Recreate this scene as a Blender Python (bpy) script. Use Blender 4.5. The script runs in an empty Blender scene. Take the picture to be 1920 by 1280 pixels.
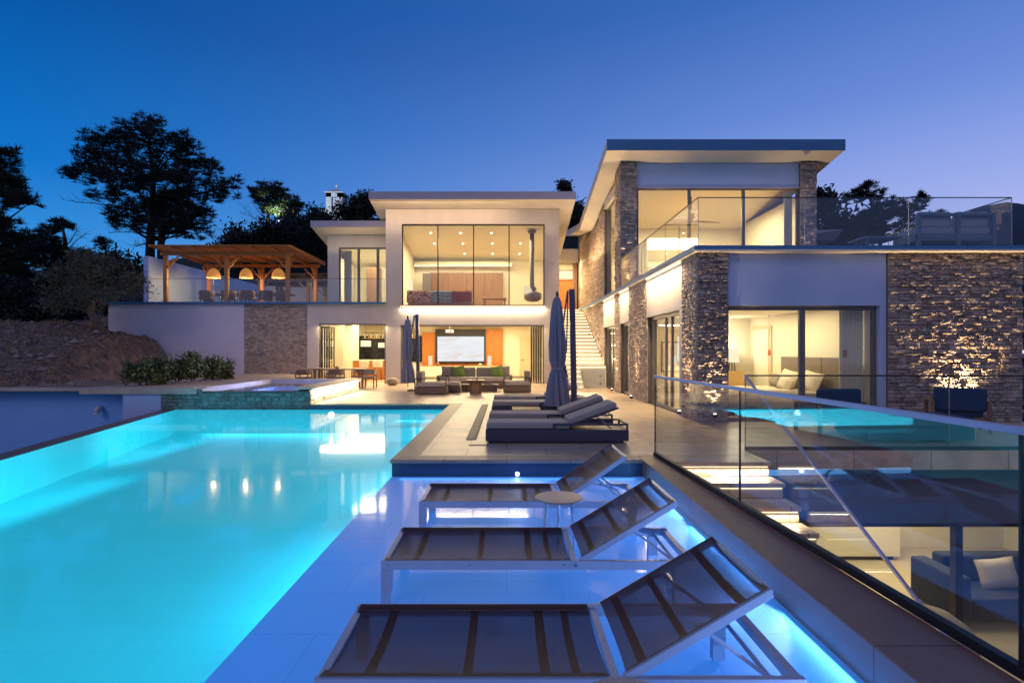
import bpy, bmesh, math, random
import numpy as np
from mathutils import Vector, Matrix
random.seed(7); rng = np.random.default_rng(7)
S = bpy.context.scene; COL = S.collection
PI = math.pi; R = math.radians
F = 1070.0; CX = 950.0; CY = 657.0; HC = 1.55
def at(px, py, Y):           # survey helper: where a sight line meets the depth Y
    return Vector(((px-CX)*Y/F, Y, HC+(CY-py)*Y/F))
# ------------------------------------------------------------------ materials
def newmat(name):
    m = bpy.data.materials.new(name); m.use_nodes = True
    nt = m.node_tree; nt.nodes.clear()
    out = nt.nodes.new('ShaderNodeOutputMaterial')
    return m, nt, out
def N(nt, t, **kw):
    n = nt.nodes.new(t)
    for k, v in kw.items():
        if k in n.inputs.keys(): n.inputs[k].default_value = v
        else: setattr(n, k, v)
    return n
def c4(c): return (c[0], c[1], c[2], 1)
def pm(name, c1, c2=None, scale=3, rough=.6, bump=0, bscale=30, metal=0, stretch=(1,1,1), detail=5, island=0, spec=.5, emit=None, sheen=0, coat=0):
    m, nt, out = newmat(name)
    b = N(nt, 'ShaderNodeBsdfPrincipled', Roughness=rough, Metallic=metal)
    b.inputs['Specular IOR Level'].default_value = spec
    if sheen: b.inputs['Sheen Weight'].default_value = sheen
    if coat: b.inputs['Coat Weight'].default_value = coat
    L = nt.links.new
    tc = N(nt, 'ShaderNodeTexCoord'); mp = N(nt, 'ShaderNodeMapping'); mp.inputs['Scale'].default_value = stretch
    L(tc.outputs['Object'], mp.inputs['Vector'])
    c2 = c2 or tuple(x*.85 for x in c1)
    n1 = N(nt, 'ShaderNodeTexNoise', Scale=scale, Detail=detail, Roughness=.6)
    L(mp.outputs[0], n1.inputs['Vector'])
    cr = N(nt, 'ShaderNodeValToRGB'); cr.color_ramp.elements[0].position = .3; cr.color_ramp.elements[1].position = .7
    cr.color_ramp.elements[0].color = c4(c2); cr.color_ramp.elements[1].color = c4(c1)
    L(n1.outputs['Fac'], cr.inputs[0])
    colout = cr.outputs[0]
    if island:
        g = N(nt, 'ShaderNodeNewGeometry'); mr = N(nt, 'ShaderNodeMapRange'); mr.inputs['To Min'].default_value = 1-island; mr.inputs['To Max'].default_value = 1+island*.6
        L(g.outputs['Random Per Island'], mr.inputs['Value'])
        vm = N(nt, 'ShaderNodeVectorMath', operation='SCALE'); L(colout, vm.inputs[0]); L(mr.outputs[0], vm.inputs['Scale']); colout = vm.outputs[0]
    L(colout, b.inputs['Base Color'])
    if bump:
        n2 = N(nt, 'ShaderNodeTexNoise', Scale=bscale, Detail=6, Roughness=.65); L(mp.outputs[0], n2.inputs['Vector'])
        bp = N(nt, 'ShaderNodeBump', Strength=bump, Distance=.02); L(n2.outputs['Fac'], bp.inputs['Height']); L(bp.outputs[0], b.inputs['Normal'])
    if emit:
        b.inputs['Emission Color'].default_value = c4(emit[0]); b.inputs['Emission Strength'].default_value = emit[1]
    L(b.outputs[0], out.inputs[0]); return m
def emat(name, c, s):
    m, nt, out = newmat(name); e = N(nt, 'ShaderNodeEmission', Strength=s); e.inputs[0].default_value = c4(c)
    nt.links.new(e.outputs[0], out.inputs[0]); return m
def glass(name, tint=(.96,.98,.99), k=1.0, base=.045, rough=0.0):
    m, nt, out = newmat(name); L = nt.links.new
    t = N(nt, 'ShaderNodeBsdfTransparent'); t.inputs[0].default_value = c4(tint)
    g = N(nt, 'ShaderNodeBsdfGlossy', Roughness=rough); g.inputs[0].default_value = (1,1,1,1)
    lw = N(nt, 'ShaderNodeLayerWeight', Blend=.5)
    p = N(nt, 'ShaderNodeMath', operation='POWER'); p.inputs[1].default_value = 5; L(lw.outputs['Facing'], p.inputs[0])
    ma = N(nt, 'ShaderNodeMath', operation='MULTIPLY_ADD', use_clamp=True); ma.inputs[1].default_value = (1-base)*k; ma.inputs[2].default_value = base*k
    L(p.outputs[0], ma.inputs[0])
    mx = N(nt, 'ShaderNodeMixShader'); L(ma.outputs[0], mx.inputs[0]); L(t.outputs[0], mx.inputs[1]); L(g.outputs[0], mx.inputs[2])
    L(mx.outputs[0], out.inputs[0]); return m
def water(name, tint, rough, bump, bscale, base=.02, k=1.0):
    m = glass(name, tint, k, base, rough); nt = m.node_tree; L = nt.links.new
    gl = [n for n in nt.nodes if n.type == 'BSDF_GLOSSY'][0]; lw = [n for n in nt.nodes if n.type == 'LAYER_WEIGHT'][0]
    tc = N(nt, 'ShaderNodeTexCoord'); n1 = N(nt, 'ShaderNodeTexNoise', Scale=bscale, Detail=3, Roughness=.5); L(tc.outputs['Object'], n1.inputs['Vector'])
    bp = N(nt, 'ShaderNodeBump', Strength=bump, Distance=.02); L(n1.outputs['Fac'], bp.inputs['Height'])
    L(bp.outputs[0], gl.inputs['Normal']); return m
def tiles(name, c1, c2, mortar, w, h, msize, rough, bump=.15, off=.5, nscale=2.5, spec=.5, grain=.25, glow=None):
    m, nt, out = newmat(name); L = nt.links.new
    b = N(nt, 'ShaderNodeBsdfPrincipled', Roughness=rough); b.inputs['Specular IOR Level'].default_value = spec
    tc = N(nt, 'ShaderNodeTexCoord')
    br = N(nt, 'ShaderNodeTexBrick', Scale=1.0); br.inputs['Brick Width'].default_value = w; br.inputs['Row Height'].default_value = h
    br.inputs['Mortar Size'].default_value = msize; br.inputs['Mortar Smooth'].default_value = .2
    br.inputs['Color1'].default_value = c4(c1); br.inputs['Color2'].default_value = c4(c2); br.inputs['Mortar'].default_value = c4(mortar); br.offset = off
    L(tc.outputs['Object'], br.inputs['Vector'])
    n1 = N(nt, 'ShaderNodeTexNoise', Scale=nscale, Detail=8, Roughness=.7); L(tc.outputs['Object'], n1.inputs['Vector'])
    mr = N(nt, 'ShaderNodeMapRange'); mr.inputs['From Min'].default_value = .25; mr.inputs['From Max'].default_value = .75
    mr.inputs['To Min'].default_value = 1-grain; mr.inputs['To Max'].default_value = 1+grain; L(n1.outputs['Fac'], mr.inputs['Value'])
    vm = N(nt, 'ShaderNodeVectorMath', operation='SCALE'); L(br.outputs['Color'], vm.inputs[0]); L(mr.outputs[0], vm.inputs['Scale']); L(vm.outputs[0], b.inputs['Base Color'])
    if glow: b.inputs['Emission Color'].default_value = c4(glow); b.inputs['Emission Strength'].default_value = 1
    n2 = N(nt, 'ShaderNodeTexNoise', Scale=18, Detail=6, Roughness=.7); L(tc.outputs['Object'], n2.inputs['Vector'])
    sb = N(nt, 'ShaderNodeMath', operation='SUBTRACT'); L(n2.outputs['Fac'], sb.inputs[0]); L(br.outputs['Fac'], sb.inputs[1])
    bp = N(nt, 'ShaderNodeBump', Strength=bump, Distance=.01); L(sb.outputs[0], bp.inputs['Height']); L(bp.outputs[0], b.inputs['Normal'])
    r2 = N(nt, 'ShaderNodeMapRange'); r2.inputs['To Min'].default_value = rough*.75; r2.inputs['To Max'].default_value = min(1, rough*1.3); L(n1.outputs['Fac'], r2.inputs['Value']); L(r2.outputs[0], b.inputs['Roughness'])
    L(b.outputs[0], out.inputs[0]); return m
def wood(name, c1, c2, axis=0, scale=1.5, rough=.5, island=.15, bump=.1):
    st = [18, 18, 18]; st[axis] = .9
    return pm(name, c1, c2, scale=scale, rough=rough, stretch=tuple(st), bump=bump, bscale=3, island=island)
def sling(name, c, alpha):
    m, nt, out = newmat(name); L = nt.links.new
    t = N(nt, 'ShaderNodeBsdfTransparent'); t.inputs[0].default_value = (1,1,1,1)
    b = N(nt, 'ShaderNodeBsdfPrincipled', Roughness=.6); b.inputs['Base Color'].default_value = c4(c); b.inputs['Specular IOR Level'].default_value = .12
    tc = N(nt, 'ShaderNodeTexCoord'); n = N(nt, 'ShaderNodeTexNoise', Scale=3, Detail=6); L(tc.outputs['Object'], n.inputs['Vector'])
    w = N(nt, 'ShaderNodeTexWave', Scale=160); L(tc.outputs['Object'], w.inputs['Vector'])
    bp = N(nt, 'ShaderNodeBump', Strength=.25, Distance=.002); L(w.outputs['Fac'], bp.inputs['Height']); L(bp.outputs[0], b.inputs['Normal'])
    mr = N(nt, 'ShaderNodeMapRange'); mr.inputs['To Min'].default_value = alpha-.07; mr.inputs['To Max'].default_value = alpha+.07; L(n.outputs['Fac'], mr.inputs['Value'])
    mx = N(nt, 'ShaderNodeMixShader'); L(mr.outputs[0], mx.inputs[0]); L(t.outputs[0], mx.inputs[1]); L(b.outputs[0], mx.inputs[2]); L(mx.outputs[0], out.inputs[0]); return m
WARM = (1, .74, .42); WARMW = (1, .82, .56); ROOM = (1, .80, .46)
M = {}
M['white'] = pm('white_render', (.70,.64,.58), (.59,.535,.485), scale=1.1, rough=.85, bump=.3, bscale=45, detail=9, stretch=(1,1,.35))
M['lilac'] = pm('white_render_lilac_dusk', (.80,.72,.80), (.66,.60,.68), scale=.5, detail=9, rough=.9, bump=.12, bscale=50)  # white wall with the lilac afterglow put into its colour
M['bluewhite'] = pm('white_render_cool_dusk', (.42,.55,.86), (.36,.48,.78), scale=.8, detail=9, rough=.85, bump=.1, bscale=60)  # white render with the blue dusk light put into its colour
M['bluewall'] = pm('white_render_blue_dusk', (.24,.52,1.0), (.18,.44,.92), scale=.5, detail=9, rough=.9, bump=.15, bscale=30)  # white wall; blue sky light and recess shade put into the colour
M['interior'] = pm('interior_wall_paint', (.78,.73,.58), (.73,.68,.53), scale=1, rough=.8)
M['ceiling'] = pm('ceiling_paint', (.80,.76,.62), (.78,.74,.60), scale=1, rough=.9)
M['fascia'] = pm('fascia_coating', (.42,.40,.50), (.38,.36,.46), scale=2, rough=.6)
M['bluefascia'] = pm('blue_grey_fascia_coating', (.06,.20,.42), (.05,.17,.36), scale=2, rough=.45)
M['darkmetal'] = pm('dark_bronze_metal', (.055,.05,.05), (.045,.04,.04), rough=.4, metal=.6)
M['greymetal'] = pm('grey_aluminium', (.20,.18,.17), (.17,.155,.15), rough=.45, metal=.4)
M['whitemetal'] = pm('white_powder_coat', (.42,.48,.60), (.37,.43,.55), scale=8, rough=.35)
M['capmetal'] = pm('satin_handrail_metal', (.50,.48,.62), (.45,.43,.57), scale=5, rough=.4, metal=0)
M['steel'] = pm('steel', (.5,.5,.52), (.4,.4,.42), rough=.25, metal=1)
M['black'] = pm('black_gasket', (.01,.01,.012), (.008,.008,.01), rough=.5)
M['glass'] = glass('clear_glass', (.95,.97,.98), 1.0)
M['railglass'] = glass('rail_glass', (.95,.97,.98), 1.1, .04)
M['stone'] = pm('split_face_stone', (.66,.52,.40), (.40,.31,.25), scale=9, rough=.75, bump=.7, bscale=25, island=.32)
M['dimstone'] = pm('split_face_stone_dim_front', (.50,.42,.37), (.24,.20,.19), scale=9, rough=.6, bump=.7, bscale=25, island=.35)  # copy of the side stone, dim front shade put into the colour
M['wetstone'] = pm('wet_green_stone', (.16,.24,.22), (.09,.15,.14), scale=6, rough=.35, bump=.6, bscale=20, island=.4)
M['mortar'] = pm('mortar', (.16,.14,.13), (.12,.105,.1), scale=8, rough=.9)
M['deck'] = tiles('travertine_deck', (.68,.52,.36), (.55,.42,.29), (.22,.17,.12), 1.2, .6, .008, .30, .35, grain=.34)
M['raised'] = tiles('raised_deck_stone', (.56,.44,.37), (.48,.38,.32), (.24,.19,.16), 1.2, .6, .005, .5, .25)
M['coping'] = tiles('coping_stone', (.30,.17,.12), (.25,.14,.10), (.08,.055,.045), 1.2, 3.0, .006, .45, .4)
M['poolcoping'] = tiles('pool_edge_coping', (.36,.28,.21), (.30,.235,.175), (.12,.1,.08), .9, 1.5, .006, .45, .35)
M['edge'] = pm('infinity_edge_stone', (.22,.15,.12), (.16,.11,.09), scale=6, rough=.35, bump=.3)
M['ledge'] = tiles('blue_glow_ledge_tile', (.28,.45,.82), (.24,.40,.76), (.15,.27,.57), 1.2, .6, .005, .5, .2, grain=.1, glow=(.012,.12,.39))  # underwater blue light put into the tile colour and emission
M['pool'] = tiles('glowing_pool_lining', (.13,.70,.72), (.115,.67,.69), (.09,.56,.60), .9, .45, .003, .6, .05, grain=.04, glow=(.012,.29,.36))  # lining itself emits cyan, standing for light scattered in the water
M['lowfloor'] = pm('lower_floor_resin', (.55,.47,.36), (.5,.43,.33), scale=1, rough=.35)
M['pergola'] = wood('pergola_timber', (.66,.26,.045), (.46,.155,.025), 0, island=.2)
M['walnut'] = wood('walnut_veneer', (.28,.155,.08), (.18,.10,.05), 2, island=.08)
M['orange'] = wood('orange_slat_panel', (.56,.20,.04), (.40,.125,.022), 2, island=.12, scale=2.5)
M['teak'] = wood('teak_wood', (.32,.19,.10), (.23,.13,.07), 0, island=.1)
M['oak'] = wood('pale_oak', (.55,.36,.15), (.45,.28,.11), 0)
M['taupe'] = pm('taupe_outdoor_fabric', (.33,.27,.22), (.28,.23,.185), scale=60, rough=.95, bump=.35, bscale=150, sheen=.2)
M['cream'] = pm('cream_fabric', (.58,.50,.40), (.52,.45,.35), scale=50, rough=.95, bump=.3, bscale=140)
M['greycush'] = pm('lounger_cushion_fabric', (.37,.315,.29), (.32,.27,.25), scale=70, rough=.95, bump=.35, bscale=160, sheen=.2)
M['navyfab'] = pm('navy_indoor_fabric', (.018,.025,.05), (.014,.02,.04), scale=60, rough=.95, bump=.3, bscale=150)
M['lintel'] = pm('dark_lintel_render', (.11,.12,.17), (.09,.10,.14), scale=1, rough=.8)  # kept dark so reflections in the balustrade glass read
M['darkriser'] = pm('dark_blue_riser_tile', (.03,.07,.14), (.022,.055,.11), scale=3, rough=.35)
M['bluecush'] = pm('blue_outdoor_fabric', (.025,.06,.14), (.02,.05,.11), scale=60, rough=.95, bump=.3, bscale=150)
M['navy'] = pm('dark_lounger_base', (.055,.05,.085), (.045,.04,.07), scale=4, rough=.45)
M['green'] = pm('green_cushion', (.22,.32,.07), (.17,.26,.055), scale=40, rough=.9, bump=.3, bscale=120)
M['umbrella'] = pm('umbrella_canvas', (.26,.27,.36), (.19,.20,.29), scale=5, rough=.9, bump=.25, bscale=40, stretch=(1,1,.2))
M['linen'] = pm('bed_linen', (.66,.56,.42), (.60,.50,.37), scale=4, rough=.9, bump=.4, bscale=8)
M['headboard'] = pm('headboard_fabric', (.22,.175,.13), (.19,.15,.11), scale=40, rough=.95, bump=.2, bscale=100)
M['bark'] = pm('tree_bark', (.025,.02,.018), (.014,.011,.01), scale=6, rough=.95, bump=.8, bscale=20)
M['olivebark'] = pm('olive_bark', (.16,.11,.09), (.08,.06,.05), scale=6, rough=.95, bump=.8, bscale=20)
M['needle'] = pm('pine_needles', (.010,.020,.016), (.006,.012,.010), scale=.6, rough=.8, island=.5)
M['litleaf'] = pm('dark_leaves', (.03,.055,.02), (.015,.028,.012), scale=.6, rough=.7, island=.5)
M['olive'] = pm('olive_leaves', (.14,.14,.085), (.06,.065,.04), scale=.9, rough=.7, island=.5)
M['shrub'] = pm('shrub_leaves', (.17,.19,.05), (.055,.07,.02), scale=2, rough=.55, island=.5)
M['soil'] = pm('dry_soil', (.36,.23,.17), (.075,.052,.048), scale=3.2, rough=1, bump=1.0, bscale=6, detail=10)
M['grass'] = pm('dry_grass', (.30,.21,.14), (.12,.09,.06), scale=2, rough=.9, island=.5)
M['rock'] = pm('pale_pebbles', (.30,.25,.23), (.17,.14,.13), scale=8, rough=.9, island=.4)
M['hill'] = pm('hill_scrub', (.014,.022,.018), (.007,.012,.011), scale=.12, rough=1, bump=.8, bscale=.8)
M['farhill'] = pm('far_hill', (.03,.05,.08), (.022,.04,.065), scale=.02, rough=1)
M['ground'] = pm('scrub_ground', (.035,.035,.03), (.018,.02,.018), scale=.1, rough=1)
M['darktile'] = tiles('navy_wall_tiles', (.02,.04,.07), (.03,.06,.10), (.01,.012,.02), .3, .12, .006, .2)
M['tower'] = pm('tower_stucco', (.6,.66,.72), (.5,.56,.62), scale=1, rough=.8)
M['wicker'] = pm('wicker', (.50,.27,.10), (.30,.15,.05), scale=60, rough=.7, bump=.6, bscale=80, emit=((1,.42,.10), .38))
M['led'] = emat('warm_led', (1,.80,.50), 1.9)
M['ledsoft'] = emat('soft_warm_led', (1,.80,.48), 2.4)
M['bulb'] = emat('warm_bulb', (1,.78,.45), 14)
M['downlight'] = emat('downlight_glow', (1,.88,.66), 12)
M['shade'] = emat('lamp_shade_glow', (1,.82,.52), 1.25)
M['poollamp'] = emat('pool_lamp_glow', (.55,.9,1), 14)
M['ledgelamp'] = emat('ledge_lamp_glow', (.5,.6,1), 30)
def pattern(name, cols, scale, kind='wave'):
    m, nt, out = newmat(name); L = nt.links.new; b = N(nt, 'ShaderNodeBsdfPrincipled', Roughness=.95)
    tc = N(nt, 'ShaderNodeTexCoord')
    if kind == 'wave':
        w = N(nt, 'ShaderNodeTexWave', Scale=scale, Distortion=6.0, Detail=2); w.bands_direction = 'Z'
        w.inputs['Detail Scale'].default_value = 1.5
    else: w = N(nt, 'ShaderNodeTexVoronoi', Scale=scale)
    L(tc.outputs['Object'], w.inputs['Vector']); cr = N(nt, 'ShaderNodeValToRGB'); cr.color_ramp.interpolation = 'CONSTANT'
    e = cr.color_ramp.elements; e[0].color = c4(cols[0]); e[1].color = c4(cols[-1]); e[1].position = .75
    for i, c in enumerate(cols[1:-1]): x = e.new(.25+.25*i); x.color = c4(c)
    L(w.outputs[1 if kind == 'wave' and False else 0], cr.inputs[0]); L(cr.outputs[0], b.inputs['Base Color']); L(b.outputs[0], out.inputs[0]); return m
M['throwred'] = pattern('red_woven_throw', [(.35,.05,.03),(.6,.5,.38),(.40,.10,.05),(.08,.07,.09)], 9, 'vor')
M['throwteal'] = pattern('teal_striped_throw', [(.16,.24,.25),(.30,.37,.36),(.20,.28,.29),(.4,.42,.38)], 2.2)
M['throwrug'] = pattern('crimson_zigzag_throw', [(.30,.05,.035),(.12,.06,.05),(.5,.26,.14),(.36,.07,.05)], 2.5)
def screenmat():
    m, nt, out = newmat('projected_picture'); L = nt.links.new; e = N(nt, 'ShaderNodeEmission', Strength=.92)
    tc = N(nt, 'ShaderNodeTexCoord'); mp = N(nt, 'ShaderNodeMapping'); mp.inputs['Scale'].default_value = (.6,1,2.2); L(tc.outputs['Object'], mp.inputs[0])
    n = N(nt, 'ShaderNodeTexNoise', Scale=1.3, Detail=4, Distortion=1.2); L(mp.outputs[0], n.inputs['Vector']); cr = N(nt, 'ShaderNodeValToRGB')
    cr.color_ramp.elements[0].position = .35; cr.color_ramp.elements[0].color = (.90,.80,.76,1); cr.color_ramp.elements[1].position = .62; cr.color_ramp.elements[1].color = (.95,.97,1,1)
    x = cr.color_ramp.elements.new(.48); x.color = (.90,.93,.98,1)
    L(n.outputs['Fac'], cr.inputs[0]); L(cr.outputs[0], e.inputs[0]); L(e.outputs[0], out.inputs[0]); return m
M['screen'] = screenmat()
M['water'] = water('pool_water', (.80,.97,1.0), .055, .06, 2.2, .02, .85)
M['ledgewater'] = water('ledge_water', (.90,.94,1.0), .07, .07, 2.5, .02, .8)
M['spawater'] = water('spa_water', (.8,.9,1), .05, .2, 5)
M['sling'] = sling('dark_mesh_sling', (.088,.037,.036), .88)
M['slingbar'] = pm('sling_hem_fabric', (.03,.018,.03), (.022,.014,.024), rough=.6)
# ------------------------------------------------------------------ mesh builder
WL = {}                      # world location of each root
class MB:
    def __init__(s): s.v = []; s.f = []
    def add(s, vs, fs):
        o = len(s.v); s.v += [tuple(v) for v in vs]; s.f += [tuple(i+o for i in f) for f in fs]; return s
    def box(s, x0, x1, y0, y1, z0, z1):
        if x0 > x1: x0, x1 = x1, x0
        if y0 > y1: y0, y1 = y1, y0
        return s.hexa([(x0,y0,z0),(x1,y0,z0),(x1,y1,z0),(x0,y1,z0),(x0,y0,z1),(x1,y0,z1),(x1,y1,z1),(x0,y1,z1)])
    def hexa(s, p): return s.add(p, [(0,3,2,1),(4,5,6,7),(0,1,5,4),(1,2,6,5),(2,3,7,6),(3,0,4,7)])
    def bar(s, a, b, w, h=None, up=(0,0,1)):
        a = Vector(a); b = Vector(b); h = h or w; d = (b-a).normalized(); u = Vector(up)
        if abs(d.dot(u)) > .98: u = Vector((0,1,0))
        sd = d.cross(u).normalized(); u = sd.cross(d).normalized(); sd *= w/2; u *= h/2
        return s.hexa([a-sd-u, a+sd-u, b+sd-u, b-sd-u, a-sd+u, a+sd+u, b+sd+u, b-sd+u])
    def tube(s, pts, rad, n=8, cap=True):
        pts = [Vector(p) for p in pts]
        if not hasattr(rad, '__len__'): rad = [rad]*len(pts)
        o = len(s.v); prev = None
        for i, p in enumerate(pts):
            d = (pts[min(i+1, len(pts)-1)]-pts[max(i-1, 0)]).normalized()
            if prev is None: u = d.orthogonal().normalized()
            else: u = (prev - d*prev.dot(d)); u = u.normalized() if u.length > 1e-5 else d.orthogonal().normalized()
            prev = u; w = d.cross(u)
            for k in range(n):
                a = 2*PI*k/n; q = p+(u*math.cos(a)+w*math.sin(a))*rad[i]; s.v.append(tuple(q))
        for i in range(len(pts)-1):
            for k in range(n):
                k2 = (k+1) % n; s.f.append((o+i*n+k, o+i*n+k2, o+(i+1)*n+k2, o+(i+1)*n+k))
        if cap: s.f.append(tuple(o+k for k in range(n))[::-1]); s.f.append(tuple(o+(len(pts)-1)*n+k for k in range(n)))
        return s
    def lathe(s, c, prof, n=24, fn=None, cap=True):
        o = len(s.v); c = Vector(c)
        for (r, z) in prof:
            for k in range(n):
                a = 2*PI*k/n; rr = r*(fn(a, z) if fn else 1); s.v.append((c.x+rr*math.cos(a), c.y+rr*math.sin(a), c.z+z))
        m = len(prof)
        for i in range(m-1):
            for k in range(n):
                k2 = (k+1) % n; s.f.append((o+i*n+k, o+i*n+k2, o+(i+1)*n+k2, o+(i+1)*n+k))
        if cap: s.f.append(tuple(o+k for k in range(n))[::-1]); s.f.append(tuple(o+(m-1)*n+k for k in range(n)))
        return s
    def ball(s, c, r, n=14, m=8):
        if not hasattr(r, '__len__'): r = (r, r, r)
        o = len(s.v)
        for i in range(1, m):
            t = PI*i/m
            for k in range(n):
                a = 2*PI*k/n; s.v.append((c[0]+r[0]*math.sin(t)*math.cos(a), c[1]+r[1]*math.sin(t)*math.sin(a), c[2]-r[2]*math.cos(t)))
        for i in range(m-2):
            for k in range(n): s.f.append((o+i*n+k, o+i*n+(k+1)%n, o+(i+1)*n+(k+1)%n, o+(i+1)*n+k))
        s.f.append(tuple(o+k for k in range(n))[::-1]); s.f.append(tuple(o+(m-2)*n+k for k in range(n))); return s
    def pillow(s, c, u, v, w, a, b, t, n=7):      # soft cushion: half sizes a (along u), b (along v), thickness t (along w)
        c, u, v, w = Vector(c), Vector(u).normalized(), Vector(v).normalized(), Vector(w).normalized()
        o = len(s.v)
        for sg in (1, -1):
            for i in range(n+1):
                for j in range(n+1):
                    x = 2*i/n-1; y = 2*j/n-1; h = ((1-x**4)*(1-y**4))**.5; k = 1-.07*(1-abs(x*y))*(abs(x) > .99 or abs(y) > .99)
                    s.v.append(tuple(c+u*a*x*k+v*b*y*k+w*(sg*t*h)))
        q = (n+1)**2
        for sg in range(2):
            for i in range(n):
                for j in range(n):
                    f = (o+sg*q+i*(n+1)+j, o+sg*q+(i+1)*(n+1)+j, o+sg*q+(i+1)*(n+1)+j+1, o+sg*q+i*(n+1)+j+1)
                    s.f.append(f if sg == 0 else f[::-1])
        return s
    def build(s, name, mat, parent=None, smooth=False, bevel=0, origin=None, seg=2):
        me = bpy.data.meshes.new(name)
        if parent is not None: o3 = WL[parent]
        elif origin is not None: o3 = Vector(origin)
        else:
            a = np.array(s.v); lo = a.min(0); hi = a.max(0); o3 = Vector(((lo[0]+hi[0])/2, (lo[1]+hi[1])/2, lo[2]))
        me.from_pydata([(x-o3[0], y-o3[1], z-o3[2]) for x, y, z in s.v], [], s.f)
        me.materials.append(M[mat] if isinstance(mat, str) else mat)
        if smooth: me.polygons.foreach_set('use_smooth', [True]*len(me.polygons))
        me.update(); ob = bpy.data.objects.new(name, me); COL.objects.link(ob)
        if parent is not None: ob.parent = parent; WL[ob] = o3
        else: ob.location = o3; WL[ob] = Vector(o3)
        if bevel:
            b = ob.modifiers.new('bevel', 'BEVEL'); b.width = bevel; b.segments = seg; b.limit_method = 'ANGLE'; b.angle_limit = R(40)
        return ob
def tag(o, label=None, cat=None, group=None, kind=None):
    if label: o['label'] = label
    if cat: o['category'] = cat
    if group: o['group'] = group
    if kind: o['kind'] = kind
    return o
def thing(name, label, cat, loc=(0,0,0), group=None):
    o = bpy.data.objects.new(name, None); o.empty_display_size = .2; COL.objects.link(o); o.location = loc; WL[o] = Vector(loc); return tag(o, label, cat, group)
def struct(mb, name, mat, label=None, cat=None, **kw):
    o = mb.build(name, mat, **kw); o['kind'] = 'structure'; o['label'] = label or name.replace('_', ' '); o['category'] = cat or name.split('_')[-1]; return o
def copy_tree(o, parent=None):
    c = o.copy(); COL.objects.link(c); c.parent = parent; WL[c] = Vector(WL[o])
    for ch in [k for k in COL.objects if k.parent == o]: copy_tree(ch, c)
    return c
def part_copy(root, loc, rz=0, label=None, scale=None):
    c = copy_tree(root); c.location = loc; c.rotation_euler = (0,0,rz)
    if label: c['label'] = label
    if scale: c.scale = scale
    return c
def B(*a): return MB().box(*a)
# ------------------------------------------------------------------ lights
def area(name, loc, size, power, color=WARM, rot=(0,0,0), sy=None, spread=None):
    d = bpy.data.lights.new(name, 'AREA'); d.energy = power; d.color = color; d.size = size
    if sy: d.shape = 'RECTANGLE'; d.size_y = sy
    if spread: d.spread = spread
    o = bpy.data.objects.new(name, d); COL.objects.link(o); o.location = loc; o.rotation_euler = rot; return o
UPL = (1,.66,.32)
def spot(name, loc, target, power, color=WARM, ang=50, blend=.7, rad=.02):
    d = bpy.data.lights.new(name, 'SPOT'); d.energy = power; d.color = color; d.spot_size = R(ang); d.spot_blend = blend; d.shadow_soft_size = min(rad, .006)
    o = bpy.data.objects.new(name, d); COL.objects.link(o); o.location = loc
    o.rotation_euler = (Vector(target)-Vector(loc)).to_track_quat('-Z', 'Y').to_euler(); return o
def point(name, loc, power, color=WARM, rad=.05):
    d = bpy.data.lights.new(name, 'POINT'); d.energy = power; d.color = color; d.shadow_soft_size = rad
    o = bpy.data.objects.new(name, d); COL.objects.link(o); o.location = loc; return o
# ------------------------------------------------------------------ stone cladding
def stones(mb, o, u, nrm, W, z0, z1, rh=(.075,.13), lw=(.14,.42), prot=.045, seed=1, sub=3):
    rd = random.Random(seed); o = Vector(o); u = Vector(u); nrm = Vector(nrm); z = z0
    while z < z1-.01:
        h = rd.uniform(*rh)
        if z+h > z1-.03: h = z1-z
        x = 0
        while x < W-.005:
            l = rd.uniform(*lw)
            if x+l > W-.08: l = W-x
            g = .004; p0 = rd.uniform(.006, prot); n = sub; idx = len(mb.v); tl = rd.uniform(-.012,.012); tz = rd.uniform(-.018,.012)
            for i in range(n+1):
                for j in range(n+1):
                    a = i/n; b = j/n; e = (i in (0,n)) or (j in (0,n))
                    d = p0+tl*(a-.5)+tz*(b-.5)+rd.uniform(-.010,.012)-(.010 if e else 0)
                    q = o+u*(x+g+(l-2*g)*a+(rd.uniform(-.008,.008) if not e else 0))+nrm*max(d,.002)+Vector((0,0,z+g+(h-2*g)*b-o.z)); mb.v.append(tuple(q))
            bi = len(mb.v)
            for (a, b) in ((0,0),(1,0),(1,1),(0,1)): mb.v.append(tuple(o+u*(x+g+(l-2*g)*a)+nrm*-.01+Vector((0,0,z+g+(h-2*g)*b-o.z))))
            m = n+1
            for i in range(n):
                for j in range(n): mb.f.append((idx+i*m+j, idx+(i+1)*m+j, idx+(i+1)*m+j+1, idx+i*m+j+1))
            mb.f.append(tuple([bi, bi+1]+[idx+i*m for i in range(n, -1, -1)])); mb.f.append(tuple([bi+2, bi+3]+[idx+i*m+n for i in range(n+1)]))
            mb.f.append(tuple([bi+3, bi]+[idx+j for j in range(n+1)])); mb.f.append(tuple([bi+1, bi+2]+[idx+n*m+j for j in range(n, -1, -1)]))
            x += l
        z += h
    return mb
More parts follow.
